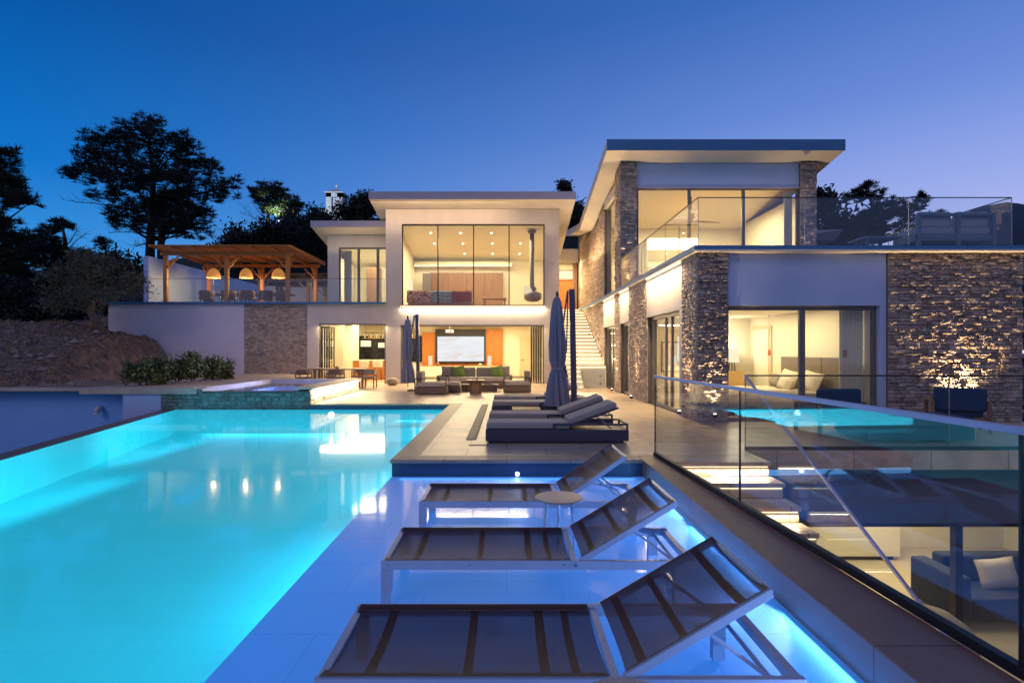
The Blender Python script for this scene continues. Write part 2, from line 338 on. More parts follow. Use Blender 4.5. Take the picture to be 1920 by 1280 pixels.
# ------------------------------------------------------------------ foliage
def cloud_mesh(name, V, Fc, mat, parent=None, origin=None):
    me = bpy.data.meshes.new(name); o3 = np.array(WL[parent] if parent is not None else (origin or (0,0,0)), float)
    V = np.asarray(V, float)-o3; k = Fc; nf = len(V)//k
    me.vertices.add(len(V)); me.vertices.foreach_set('co', V.ravel()); me.loops.add(nf*k); me.loops.foreach_set('vertex_index', np.arange(nf*k))
    me.polygons.add(nf); me.polygons.foreach_set('loop_start', np.arange(nf)*k); me.polygons.foreach_set('loop_total', np.full(nf, k))
    me.materials.append(M[mat]); me.update(); me.validate(); ob = bpy.data.objects.new(name, me); COL.objects.link(ob)
    if parent is not None: ob.parent = parent
    else: ob.location = o3
    WL[ob] = Vector(o3); return ob
def unit(n):
    d = rng.normal(size=(n,3)); return d/np.linalg.norm(d, axis=1)[:,None]
def blob_points(blobs, dens):            # blobs: (x,y,z,rx,ry,rz)
    P = []
    for (x,y,z,rx,ry,rz) in blobs:
        n = max(3, int(dens*(rx*rz)**1.0)); d = unit(n); r = rng.uniform(.35,1.0,size=(n,1))**.6
        P.append(np.array([x,y,z])+d*r*np.array([rx,ry,rz]))
    return np.concatenate(P)
def needle_tufts(P, L, n=12, w=.02):
    T = np.repeat(P, n, 0); d = unit(len(T)); d[:,2] = np.abs(d[:,2])*.8+d[:,2]*.2; l = L*rng.uniform(.6,1.1,size=(len(T),1)); s = np.cross(d, unit(len(T))); s /= np.linalg.norm(s,axis=1)[:,None]+1e-6
    return np.stack([T-s*w, T+s*w, T+d*l+s*w*.3, T+d*l-s*w*.3], 1).reshape(-1,3), 4
def leaves(P, L, w, n=1, droop=0):
    T = np.repeat(P, n, 0)+rng.normal(size=(len(P)*n,3))*L*.7; d = unit(len(T)); d[:,2] -= droop; s = np.cross(d, unit(len(T))); s /= np.linalg.norm(s,axis=1)[:,None]+1e-6
    l = L*rng.uniform(.6,1.2,size=(len(T),1)); ww = w*rng.uniform(.7,1.2,size=(len(T),1))
    return np.stack([T, T+d*l*.5+s*ww, T+d*l, T+d*l*.5-s*ww], 1).reshape(-1,3), 4
def limb(mb, a, b, r0, r1, sag=.1, k=6):
    a = Vector(a); b = Vector(b); L = (b-a).length; pts = []; rs = []
    j = Vector((random.uniform(-1,1), random.uniform(-1,1), random.uniform(-.3,1)))*L*sag
    for i in range(k+1):
        t = i/k; pts.append(a.lerp(b, t)+j*math.sin(t*PI)+Vector((random.uniform(-1,1), random.uniform(-1,1), random.uniform(-1,1)))*L*.012*(0 < i < k)); rs.append(r0+(r1-r0)*t)
    mb.tube(pts, rs, 6); return pts
def tree(name, label, Y, trunk, blobs, kind, dens, L, cat='tree', group=None, r0=.25, bare=(), n=12, w=.02, deep=.8, barkmat='bark', leafmat=None, fork=.5):
    base = at(trunk[0][0], trunk[0][1], Y); root = thing(name, label, cat, base, group)
    tm = MB(); pts = [at(p[0], p[1], Y) for p in trunk]; m = len(pts); tm.tube(pts, [r0*(1-.75*i/(m-1)) for i in range(m)], 9)
    sc = Y/F; bl = []
    for (bx, by, brx, bry) in blobs:
        dy = random.uniform(-1,1)*deep*brx*sc; c = at(bx, by, Y); c.y += dy; bl.append((c.x, c.y, c.z, brx*sc, brx*sc*.9, bry*sc))
        st = min(pts, key=lambda q: (q-c).length+(0 if q.z < c.z else 3)); limb(tm, st, c, r0*.28, r0*.05)
        for _ in range(5):
            e = c+Vector((random.uniform(-1,1)*brx*sc, random.uniform(-1,1)*brx*sc, random.uniform(-.6,1)*bry*sc)); limb(tm, c, e, r0*.07, r0*.02, .15, 4)
    for (ax, ay, bx, by) in bare:
        p = limb(tm, at(ax, ay, Y), at(bx, by, Y), r0*.16, r0*.03, .08, 8)
        for q in p[2:]:
            for _ in range(3): e = q+Vector((random.uniform(-1,1), random.uniform(-1,1), random.uniform(-.3,1)))*sc*18; tm.tube([q, (q+e)/2+Vector((0,0,.05)), e], [r0*.035, r0*.025, r0*.012], 4)
    tm.build('trunk', barkmat, root, smooth=True)
    if kind == 'pine' or len(blobs) > 9:
        ex = []
        for (x,y,z,a_,b_,c_) in bl:
            for _ in range(5):
                d_ = Vector((random.uniform(-1,1), random.uniform(-1,1), random.uniform(-.8,1))).normalized(); k_ = random.uniform(.22,.40)
                ex.append((x+d_.x*a_*1.0, y+d_.y*b_*1.0, z+d_.z*c_*1.05, a_*k_, b_*k_, max(c_*k_, a_*k_*.7)))
        bl = [(x,y,z,a_*.86,b_*.86,c_*.86) for (x,y,z,a_,b_,c_) in bl]+ex
    P = blob_points(bl, dens)
    V, k = needle_tufts(P, L, n, w) if kind == 'pine' else leaves(P, L, w, n)
    cloud_mesh('crown', V, k, leafmat or ('needle' if kind == 'pine' else 'litleaf'), root); return root
# ================================================================== WORLD, SUN, CAMERA
w = bpy.data.worlds.new('World'); S.world = w; w.use_nodes = True; nt = w.node_tree; nt.nodes.clear(); L = nt.links.new
wo = N(nt, 'ShaderNodeOutputWorld'); bg = N(nt, 'ShaderNodeBackground', Strength=1.08); tc = N(nt, 'ShaderNodeTexCoord'); sx = N(nt, 'ShaderNodeSeparateXYZ')
L(tc.outputs['Generated'], sx.inputs[0])
def ramp(stops):
    r = N(nt, 'ShaderNodeValToRGB'); r.color_ramp.interpolation = 'B_SPLINE' if False else 'LINEAR'; e = r.color_ramp.elements
    e[0].position = stops[0][0]; e[0].color = c4(stops[0][1]); e[1].position = stops[-1][0]; e[1].color = c4(stops[-1][1])
    for p, c in stops[1:-1]: x = e.new(p); x.color = c4(c)
    L(sx.outputs['Z'], r.inputs[0]); return r
rl = ramp([(0, (.085,.38,.78)), (.10, (.045,.30,.74)), (.25, (.004,.165,.56)), (.45, (.0005,.080,.34)), (1, (.002,.04,.16))])
rr = ramp([(0, (.76,.68,.90)), (.10, (.54,.54,.86)), (.22, (.31,.39,.78)), (.35, (.14,.25,.66)), (.50, (.050,.150,.50)), (1, (.004,.05,.20))])
mr = N(nt, 'ShaderNodeMapRange'); mr.interpolation_type = 'SMOOTHSTEP'; mr.inputs['From Min'].default_value = -.70; mr.inputs['From Max'].default_value = .72
L(sx.outputs['X'], mr.inputs['Value'])
mix = N(nt, 'ShaderNodeMix', data_type='RGBA'); L(mr.outputs[0], mix.inputs['Factor']); L(rl.outputs[0], mix.inputs[6]); L(rr.outputs[0], mix.inputs[7])
rb = ramp([(0, (.26,.26,.42)), (.2, (.15,.22,.48)), (.5, (.09,.12,.30)), (1, (.004,.03,.13))])   # afterglow behind the viewer
mb_ = N(nt, 'ShaderNodeMapRange'); mb_.inputs['From Min'].default_value = .1; mb_.inputs['From Max'].default_value = -.7; L(sx.outputs['Y'], mb_.inputs['Value'])
mix2 = N(nt, 'ShaderNodeMix', data_type='RGBA'); L(mb_.outputs[0], mix2.inputs['Factor']); L(mix.outputs[2], mix2.inputs[6]); L(rb.outputs[0], mix2.inputs[7])
L(mix2.outputs[2], bg.inputs[0]); L(bg.outputs[0], wo.inputs[0])
sd = bpy.data.lights.new('sun', 'SUN'); sd.energy = .42; sd.angle = R(25); sd.color = (1,.74,.66); so = bpy.data.objects.new('sun', sd); COL.objects.link(so)
so.rotation_euler = Vector((.55,.72,-.52)).to_track_quat('-Z', 'Y').to_euler(); so.location = (-10,-20,14)
cd = bpy.data.cameras.new('camera'); cam = bpy.data.objects.new('camera', cd); COL.objects.link(cam); S.camera = cam
cam.location = (0,0,HC); cam.rotation_euler = (R(90),0,0); cd.sensor_width = 36; cd.lens = 36*F/1920; cd.shift_x = 10/1920; cd.shift_y = 17/1920; cd.clip_start = .05; cd.clip_end = 5000
S.view_settings.view_transform = 'Standard'; S.view_settings.look = 'None'; S.view_settings.exposure = 0; S.view_settings.gamma = 1
cy = S.cycles; cy.transparent_max_bounces = 24; cy.max_bounces = 8; cy.diffuse_bounces = 3; cy.glossy_bounces = 4; cy.transmission_bounces = 4; cy.sample_clamp_indirect = 4; cy.sample_clamp_direct = 30; cy.use_denoising = True; cy.caustics_reflective = False; cy.caustics_refractive = False; cy.use_light_tree = True
# ================================================================== TERRAIN
struct(MB().add([(-1500,-300,-7),(1500,-300,-7),(1500,2500,-7),(-1500,2500,-7)], [(0,1,2,3)]), 'ground', 'ground', 'dark scrub ground far below the villas', origin=(0,0,-7))
def grid(fn, x0, x1, y0, y1, nx, ny):
    mb = MB(); xs = np.linspace(x0, x1, nx); ys = np.linspace(y0, y1, ny)
    for y in ys:
        for x in xs: mb.v.append((x, y, fn(x, y)))
    for j in range(ny-1):
        for i in range(nx-1): a = j*nx+i; mb.f.append((a, a+1, a+nx+1, a+nx))
    return mb
from mathutils import noise as mn
def nz(x, y, s, k=3): return mn.fractal(Vector((x*s, y*s, 3.1)), .9, 2.1, k)
def sm(a, b, x): t = min(1, max(0, (x-a)/(b-a))); return t*t*(3-2*t)
def bank(x, y):
    top = sm(-15.3, -16.6, x); z = .40+sm(17.2, 24.5, y)*(1.75+.55*sm(-16.5,-20,x))*top + sm(25, 38, y)*1.2*top
    return z+(.22*nz(x, y, .8, 6)+.10*nz(x,y,3.1,4))*top*sm(17,18.5,y)+.02*nz(x,y,3,3) + sm(-28,-70,x)*-3
struct(grid(bank, -34, -12.3, 16.95, 30, 330, 200), 'soil_bank', 'soil', 'dry brown soil bank sloping up to the white retaining wall', 'bank', smooth=False, origin=(-40,17,0))
struct(grid(lambda x, y: bank(x,y)-.05, -90, -12.3, 17.5, 60, 80, 60), 'upper_ground', 'soil', 'dark ground continuing behind the soil bank', 'ground', smooth=True, origin=(-40,17,0))
struct(B(-70,-12.3,17.42,17.5,-6.9,.38), 'bank_footing', 'mortar', 'base of the soil bank above the pool', 'bank')
def hillz(x, y):
    px = CX+F*x/y
    prof = np.interp(px, [-600,-100,100,250,360,420,470,520,600,700,900,1050,1200,1500,1700,1900,2600], [505,505,505,498,478,462,440,415,408,408,405,405,410,440,465,470,480])
    zr = HC+(CY-prof)*70/F
    t = sm(40, 72, y); return 2.6+(zr-2.6)*t + nz(x, y, .15, 4)*.8*t + sm(72, 140, y)*6
struct(grid(hillz, -90, 95, 38, 150, 130, 60), 'hillside', 'hill', 'dark scrub hillside rising behind the villas', 'hill', smooth=True, origin=(0,40,0))
def farz(x, y):
    px = CX+F*x/y; prof = np.interp(px, [-1500,-200,0,100,200,300,1500,1640,1760,1840,1890,1960,2400], [520,512,515,520,560,640,600,505,425,400,392,402,440])
    return HC+(CY-prof)*600/F*math.sin(PI*min(1, max(0, (y-400)/400)))**.5 + nz(x,y,.02,4)*4
struct(grid(farz, -1100, 900, 400, 800, 160, 24), 'distant_hills', 'farhill', 'distant blue hills on the horizon', 'hill', smooth=True, origin=(0,400,0))
# dry grass and stones on the bank
n = 60000; X = rng.uniform(-30,-15.4,n); Yy = rng.uniform(17.1,26.4,n); keep = X < np.interp(Yy, [17,26.5], [-14.5,-15.6]); X = X[keep]; Yy = Yy[keep]
P = np.array([(x, y, bank(x, y)) for x, y in zip(X, Yy)]); d = unit(len(P))*.5; d[:,2] = rng.uniform(.3,1,len(P)); l = rng.uniform(.04,.17,(len(P),1)); s = np.cross(d, unit(len(P)))*.016
o = cloud_mesh('dry_grass', np.stack([P-s, P+s, P+d*l], 1).reshape(-1,3), 3, 'grass', origin=(-20,20,0)); tag(o, 'dry grass and weeds covering the soil bank', 'grass', kind='stuff')
mb = MB()
for i in range(5000):
    x = random.uniform(-28,-14.8); y = random.uniform(17.1,25); r = random.uniform(.02,.06)*(1+(random.random() < .06)*1.6); z = bank(x,y)
    mb.add([(x-r,y-r,z-.01),(x+r,y-r*.7,z-.01),(x+r*.8,y+r,z-.01),(x-r*.7,y+r*.9,z-.01),(x-r*.2,y,z+r*.9),(x+r*.4,y-r*.1,z+r*.7)], [(0,1,5,4),(1,2,5),(2,3,4,5),(3,0,4)])
tag(mb.build('loose_stones', 'rock', origin=(-20,20,0)), 'loose pale stones scattered over the soil bank', 'stones', kind='stuff')
# ================================================================== POOL
def LX(y): return -9.52+(16.4-y)*.2230
W0 = -.14; PD = -.82; XR = -1.63; YN = -3.0; YF = 16.47
pool = MB(); a = LX(YN); b = LX(YF)
pool.add([(a,YN,PD),(XR,YN,PD),(XR,YF,PD),(b,YF,PD)], [(0,1,2,3)])
pool.add([(a,YN,PD),(b,YF,PD),(b,YF,W0-.012),(a,YN,W0-.012)], [(0,1,2,3)])
pool.add([(XR,YN,PD),(XR,8.09,PD),(XR,8.09,-.25),(XR,YN,-.25)], [(3,2,1,0)])
pool.add([(XR,8.09,PD),(XR,YF,PD),(XR,YF,-.01),(XR,8.09,-.01)], [(3,2,1,0)])
pool.add([(XR,16.43,PD),(b,16.43,PD),(b,16.43,W0-.012),(XR,16.43,W0-.012)], [(3,2,1,0)])
pool.add([(a,YN,PD),(XR,YN,PD),(XR,YN,-.01),(a,YN,-.01)], [(3,2,1,0)])
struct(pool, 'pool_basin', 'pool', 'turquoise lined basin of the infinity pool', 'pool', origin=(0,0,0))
# underwater bench along far wall
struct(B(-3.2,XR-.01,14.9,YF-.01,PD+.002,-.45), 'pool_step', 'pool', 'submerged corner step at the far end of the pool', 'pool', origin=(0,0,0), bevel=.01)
far = MB().box(-5.68,XR,16.44,16.6,-.9,-.05); struct(far, 'pool_end_riser', 'darkriser', 'blue tiled riser at the far end of the pool', 'wall', origin=(0,0,0))
struct(MB().add([(a,YN,W0),(XR,YN,W0),(XR,YF,W0),(b,YF,W0)], [(0,1,2,3)]), 'pool_water', 'water', 'still turquoise water of the infinity pool', 'water', origin=(0,0,0))
struct(MB().hexa([(a-.38,YN,-6.9),(a-.001,YN,-6.9),(b-.001,YF,-6.9),(b-.38,YF,-6.9),(a-.38,YN,W0-.004),(a-.001,YN,W0-.004),(b-.001,YF,W0-.004),(b-.38,YF,W0-.004)]), 'infinity_edge', 'edge', 'brown stone spill edge of the infinity pool', 'pool edge', origin=(0,0,0))
# tanning ledge
XC = 1.93; LF = -.235
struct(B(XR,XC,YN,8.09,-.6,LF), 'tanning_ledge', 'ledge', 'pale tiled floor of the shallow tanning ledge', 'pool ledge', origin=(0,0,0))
struct(MB().add([(XR,YN,W0),(XC,YN,W0),(XC,8.09,W0),(XR,8.09,W0)], [(0,1,2,3)]), 'ledge_water', 'ledgewater', 'shallow blue lit water over the tanning ledge', 'water', origin=(0,0,0))
# decks
deck = MB()
deck.box(XR+.35,3.68,8.09+.35,33.3,-.3,0); deck.box(-5.65,XR+.35,YF+.35,33.3,-.3,0); deck.box(-9.3,-5.65,22.05,33.3,-.3,0); deck.box(3.68,12.2,8.87,12.42,-.3,0); deck.box(3.68,4.2,12.42,33,-.3,0)
struct(deck, 'pool_deck', 'deck', 'beige stone paved pool deck between pool and villas', 'deck', origin=(0,0,0))
cp = MB(); cp.box(XR-.02,XR+.35,8.07,YF+.35,-.045,.003); cp.box(XR+.35,XC,8.07,8.44,-.045,.003); cp.box(-5.65,XR-.02,YF-.02,YF+.35,-.045,.003)
struct(cp, 'pool_coping', 'poolcoping', 'darker stone coping along the pool edge', 'coping', origin=(0,0,0), bevel=.008)
fa = MB(); fa.box(XR,XC,8.11,8.40,-.9,-.05); fa.box(XR+.001,XR+.3,8.40,YF+.2,-1.5,-.05)
struct(fa, 'deck_riser', 'darkriser', 'blue tiled riser under the deck edge', 'wall', origin=(0,0,0))
cc = MB(); cc.hexa([(XC,YN,-.8),(2.62,YN,-.8),(2.21,8.42,-.8),(XC,8.42,-.8),(XC,YN,0),(2.62,YN,0),(2.21,8.42,0),(XC,8.42,0)])
struct(cc, 'ledge_coping', 'coping', 'dark brown stone coping beside the glass balustrade', 'coping', origin=(0,0,0), bevel=.01)
struct(MB().hexa([(2.3,YN,-3.2),(2.60,YN,-3.2),(2.19,8.42,-3.2),(2.1,8.42,-3.2),(2.3,YN,-.81),(2.60,YN,-.81),(2.19,8.42,-.81),(2.1,8.42,-.81)]), 'stair_side_wall', 'white', 'white wall beside the descending steps', 'wall', origin=(0,0,0))
# drain grates
g = thing('floor_drain', 'long narrow floor drain running towards the villa', 'drain', (-.62,13,0.004))
m2 = MB(); m2.box(-.71,-.53,9.9,16.4,0.001,.006)
m2.build('drain_channel', 'mortar', g)
m2 = MB()
for i in range(260): y = 9.92+i*.025; m2.box(-.69,-.55,y,y+.012,.006,.010)
m2.build('grate', 'greymetal', g)
g = thing('floor_drain', 'short cross drain in front of the nearest cushioned lounger', 'drain', (-.45,9.3,0.004))
MB().box(-.62,-.3,9.3,9.4,.001,.006).build('drain_channel', 'mortar', g); m2 = MB()
for i in range(12): x = -.61+i*.025; m2.box(x,x+.012,9.31,9.39,.006,.010)
m2.build('grate', 'greymetal', g)
# raised deck and spa
rd = MB(); rd.box(-40,-12.3,16.42,16.95,.385,.46); rd.box(-12.3,-8.95,16.42,26.7,.30,.46); rd.box(-8.95,-6.2,21.75,22.1,.28,.46)
struct(rd, 'raised_deck', 'raised', 'raised stone deck beside the spa', 'deck', origin=(0,0,0))
struct(B(-9.3,-9.0,22.1,26.7,-.2,.30), 'deck_step_wall', 'raised', 'low step wall of the raised deck', 'wall')
o = B(-40,-11.1,16.93,17.3,-6.9,.384).build('retaining_wall', 'bluewall'); tag(o, 'long white retaining wall tinted dusk blue left of the infinity edge', 'wall')
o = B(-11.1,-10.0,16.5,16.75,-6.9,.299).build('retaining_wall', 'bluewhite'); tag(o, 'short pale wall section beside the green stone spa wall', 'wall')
v = thing('vent_pipe', 'white elbow pipe sticking out of the blue tinted retaining wall', 'pipe', at(190,764,16.93))
c = WL[v]; MB().tube([c+Vector((0,0,0)), c+Vector((0,-.12,0)), c+Vector((.0,-.17,-.02)), c+Vector((0,-.19,-.10))], .07, 12).build('pipe', 'tower', v, smooth=True)
MB().lathe(c+Vector((0,-.19,-.17)), [(.08,0),(.08,.07)], 14).build('collar', 'tower', v)
spa = thing('spa_pool', 'raised stone spa pool with lit rim above the infinity pool', 'spa', (-7.3,19,0))
sp = MB(); stones(sp, (-10.0,16.50,-.6), (1,0,0), (0,-1,0), 1.2, -.6, .44, seed=3, lw=(.1,.25), prot=.03); stones(sp, (-8.8,16.50,-.2), (1,0,0), (0,-1,0), 3.13, -.2, .37, seed=4, lw=(.1,.25), prot=.03)
sp.build('stone_cladding', 'wetstone', spa)
s2 = MB(); s2.box(-9.99,-5.70,16.52,17.0,-1.2,.36); s2.box(-9.2,-8.93,17.0,21.7,-.2,.29); s2.box(-6.2,-5.72,17.0,22.0,-.2,.40); s2.box(-8.93,-6.2,17.0,21.75,-.6,-.4)
s2.build('wall', 'mortar', spa)
s3 = MB(); stones(s3, (-5.71,16.50,0), (0,1,0), (1,0,0), 5.5, 0.0, .40, seed=6); s3.build('stone_cladding', 'stone', spa)
MB().box(-6.2,-5.60,16.46,22.08,.43,.485).build('coping', 'raised', spa, bevel=.008)
MB().box(-9.99,-8.95,16.44,16.98,.44,.475).build('coping', 'raised', spa)
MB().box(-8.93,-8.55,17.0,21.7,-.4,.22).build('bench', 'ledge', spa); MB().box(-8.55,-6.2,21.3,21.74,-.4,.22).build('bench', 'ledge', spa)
MB().box(-5.68,-5.65,16.6,22.0,.41,.428).build('led_strip', 'led', spa)
MB().add([(-8.93,16.55,.375),(-6.2,16.55,.375),(-6.2,21.74,.375),(-8.93,21.74,.375)], [(0,1,2,3)]).build('spa_water', 'spawater', spa)
MB().lathe((-7.2,21.27,.1), [(.10,0),(.10,.05)], 14).build('lamp', 'ledgelamp', spa)
area('spa_rim_light', (-5.55,19.3,.42), 5.2, 95, WARMW, (0,R(-20),R(90)) if False else (0,0,0), sy=.05).scale = (1,1,1)
bpy.data.objects['spa_rim_light'].rotation_euler = (0, R(28), 0); bpy.data.lights['spa_rim_light'].size = .05; bpy.data.lights['spa_rim_light'].size_y = 5.2
area('spa_water_light', (-7.3,21.1,0.1), 1.6, 150, (.35,.45,1), (R(-90),0,0), sy=.2); area('spa_water_light_side', (-6.25,19,0.1), .2, 120, (.35,.45,1), (0,R(90),0), sy=3)
# pool lamps
def pool_lamp(loc, label, nrm, mat='poollamp', r=.09):
    o = thing('pool_light', label, 'pool light', loc, 'underwater pool lights'); c = Vector(loc); n_ = Vector(nrm)
    MB().tube([c, c+n_*.02], r, 18).build('lens', mat, o); MB().tube([c-n_*.01, c+n_*.012], r*1.25, 18).build('rim', 'steel', o); return o
CY_ = (.05,.72,1)
pool_lamp((-5.05,16.44,-.30), 'round underwater light glowing at the far wall of the infinity pool', (0,-1,0))
pool_lamp((.15,8.10-.03,-.19), 'bright underwater light in the riser behind the mesh loungers', (0,-1,0), 'ledgelamp', .026)
area('pool_light_far', (-5.2,16.38,-.45), 7.0, 90, CY_, (R(-90),0,0), sy=.5)
for i, y in enumerate((-1.5, 2.2, 6.0, 10.0, 14.0)): area('pool_light_side_%d' % i if False else 'pool_light_side', (XR-.06,y,-.48), .5, 34, CY_, (0,R(90),0), sy=2.8)
for y in (13.5, 9.0, 4.5, 0.5): area('pool_light_infinity', (LX(y)+.9,y,-.22), .2, 20, CY_, (0,R(55),0), sy=3.2)
BL = (.14,.48,1)
area('ledge_light_far', (.15,8.0,-.19), 3.3, 4, BL, (R(-90),0,0), sy=.08)
spot('ledge_spot_far', (.15,7.98,-.16), (.15,6.5,-.25), 60, (.4,.55,1), 150, .8, .05)
for y, p in ((6.9,9),(5.0,10),(3.1,8),(1.2,7)): area('ledge_light_side', (XC-.04,y,-.185), .06, p, BL, (0,R(90),0), sy=1.6)
for y, p in ((6.0,26),(3.9,22),(2.2,16)):
    spot('ledge_spot_side', (XC-.05,y,-.152), (.3,y-.1,-.19), p*3.4, (.35,.5,1), 150, .8, .04)
# ================================================================== STAIRS DOWN, LOWER LEVEL
struct(B(2.1,12.2,-4,14,-3.4,-3.2), 'lower_floor', 'lowfloor', 'beige floor of the sunken lower level', 'floor', origin=(0,0,0))
st = thing('lower_staircase', 'lit stone steps going down behind the glass balustrade', 'staircase', (2.95,7.9,-3.2))
for i in range(16):
    z = -.2*i; y1 = 7.94-.41*i+.41 if i else 8.87; y0 = 7.94-.41*i
    if i == 0: MB().box(2.22,3.70,y0,8.87,-.06,-.002).build('step', 'deck', st, bevel=.006); MB().box(2.24,3.69,8.42,8.86,-.3,-.062).build('riser', 'white', st)
    else: MB().box(2.24,3.68,y0,y1,z-.06,z).build('step', 'deck', st, bevel=.006)
    MB().box(2.26,3.66,y0+.03,y0+.06,z-.2,z-.062).build('riser', 'deck', st)
    MB().box(2.28,3.64,y0+.012,y0+.028,z-.078,z-.063).build('led_strip', 'led', st)
    if i % 2 == 0: area('step_light', (2.95,y0-.0,z-.09), 1.4, 14, WARMW, (R(-25),0,0), sy=.03)
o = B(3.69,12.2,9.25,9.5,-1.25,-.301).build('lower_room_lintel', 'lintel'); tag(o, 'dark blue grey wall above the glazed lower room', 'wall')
# lower room glazing
lg = thing('sliding_window', 'tall dark framed sliding glazing of the sunken lower room', 'window', (7.9,9.35,-3.2))
fr = MB(); fr.box(3.72,3.80,9.30,9.42,-3.2,-1.25); fr.box(7.30,7.42,9.28,9.40,-3.2,-1.25); fr.box(7.45,7.52,9.42,9.50,-3.2,-1.25); fr.box(11.9,12.0,9.3,9.42,-3.2,-1.25); fr.box(3.80,11.9,9.30,9.42,-1.32,-1.25)
fr.build('frame', 'darkmetal', lg)
MB().box(7.45,11.9,9.34,9.355,-3.2,-1.32).build('pane', 'glass', lg)
lw = MB(); lw.box(3.69,12.2,13.8,14,-3.2,-.31); lw.box(12.0,12.2,-4,13.8,-3.2,-.31)
o = lw.build('lower_room_wall', 'interior'); tag(o, 'warm lit back and side walls of the sunken lower room', 'wall')
o = B(3.69,12.2,9.5,13.8,-.42,-.302).build('lower_room_ceiling', 'ceiling'); tag(o, 'pale ceiling of the sunken lower room', 'ceiling')
area('lower_room_light', (7.5,11.6,-.5), 4, 170, ROOM, sy=2.5)
o = thing('low_sideboard', 'long white sideboard in the sunken lower room', 'sideboard', (5.9,12.6,-3.2))
MB().box(5.0,8.9,12.9,13.5,-3.1,-2.35).build('body', 'interior', o, bevel=.01); MB().box(4.98,8.92,12.88,13.52,-2.35,-2.31).build('top', 'oak', o); MB().box(5.1,8.8,13.0,13.4,-3.2,-3.1).build('plinth', 'darkmetal', o)
# ================================================================== GLASS BALUSTRADES
def rail(name, label, pts, zb, h, joints_mat='black', cap=(.04,.03), capmat='darkmetal', base=True, group=None, cat='balustrade', basemat='darkmetal', joint=.012):
    c = Vector(pts[0]); root = thing(name, label, cat, (c.x, c.y, zb), group)
    for i in range(len(pts)-1):
        a = Vector((pts[i][0], pts[i][1], 0)); b = Vector((pts[i+1][0], pts[i+1][1], 0)); d = (b-a).normalized(); a2 = a+d*joint*.5; b2 = b-d*joint*.5
        z0 = zb+.02; z1 = zb+h-.01; up = Vector((0,0,1))
        MB().bar(a2+up*((z0+z1)/2), b2+up*((z0+z1)/2), .012, z1-z0).build('glass_panel', 'railglass', root)
    js = MB()
    for p in pts: js.box(p[0]-joint/2, p[0]+joint/2, p[1]-joint/2, p[1]+joint/2, zb+.02, zb+h-.012)
    js.build('joint', joints_mat, root)
    cm = MB()
    for i in range(len(pts)-1):
        a = Vector((*pts[i],zb+h)); b = Vector((*pts[i+1],zb+h)); cm.bar(a, b, cap[0], cap[1])
    cm.build('handrail', capmat, root, bevel=.004)
    if base:
        bm = MB()
        for i in range(len(pts)-1): bm.bar(Vector((*pts[i],zb+.03)), Vector((*pts[i+1],zb+.03)), .05, .055)
        bm.build('base_channel', basemat, root)
    return root
def rx(y): return 2.19+(8.42-y)*.0447
rail('glass_balustrade', 'frameless glass balustrade with pale handrail beside the mesh loungers', [(rx(8.42),8.42),(rx(5.66),5.66),(rx(2.71),2.71),(rx(-.2),-.2),(rx(-3),-3)], 0, 1.17, cap=(.05,.035), capmat='capmetal', basemat='black', joint=.016)
rail('glass_balustrade', 'glass balustrade with thin dark rail around the bedroom terrace', [(3.72,8.9),(6.9,8.9),(9.4,8.9),(12.1,8.9)], 0, 1.16, cap=(.025,.022), joints_mat='steel')
sr = thing('glass_balustrade', 'sloping glass stair balustrade descending from the bedroom terrace corner', 'balustrade', (3.72,8.9,0))
MB().hexa([(3.712,8.87,.0),(3.712,1.4,-3.66+.4),(3.724,1.4,-3.26),(3.724,8.87,0),(3.712,8.87,1.14),(3.712,1.4,-2.22-.4),(3.724,1.4,-2.62),(3.724,8.87,1.14)]).build('glass_panel', 'railglass', sr)
MB().bar((3.718,8.9,1.16),(3.718,1.4,-2.60),.028,.03).build('handrail', 'capmetal', sr)
rail('glass_balustrade', 'glass balustrade around the upper balcony of the stone villa', [(4.11,20.5),(4.11,17.4),(4.11,14.8),(4.11,12.25),(6.4,12.25),(8.63,12.25),(10.84,12.25),(10.84,16.2),(10.84,20.5)], 3.80, 1.03, cap=(.022,.02), joints_mat='steel', base=False)
rail('glass_balustrade', 'long glass balustrade on the terrace edge in front of the pergola', [(-16.76,26.62),(-13.7,26.62),(-11.4,26.62),(-9.1,26.62),(-5.70,26.62)], 3.81, 1.09, cap=(.02,.018), joints_mat='steel', base=False)
# ================================================================== MAIN VILLA
mv = thing('main_villa', 'white two storey villa with big lit upper window and open ground floor', 'villa', (-1.6,28,0))
wl = MB(); y0, y1 = 26.7, 27.0
for (xa, xb, za, zb) in ((-9.33,-8.78,0,3.72),(-8.78,-5.66,2.80,3.72),(-5.66,-4.97,0,3.72),(-4.97,1.75,2.75,3.50),(1.75,2.47,0,3.72),(-5.66,-4.92,3.72,8.16),(1.78,2.47,3.72,8.16),(-4.92,1.78,7.47,8.16)):
    wl.box(xa, xb, y0, y1, za, zb)
wl.box(-4.92,1.75,26.86,27.0,3.50,3.62)
wl.build('wall', 'white', mv, origin=None)
sw = MB()
sw.box(-9.33,-9.08,27.0,33.3,0,3.72); sw.box(2.22,2.47,27.0,34,0,3.72); sw.box(-9.08,2.22,33.3,33.6,0,3.72)
for xa, xb in ((-5.66,-5.36),(2.17,2.47)): sw.hexa([(xa,27.0,3.72),(xb,27.0,3.72),(xb,34,3.72),(xa,34,3.72),(xa,27.0,8.10),(xb,27.0,8.10),(xb,34,6.86),(xa,34,6.86)])
sw.box(-5.36,2.17,33.3,33.6,3.72,6.9)
sw.build('side_wall', 'interior', mv)
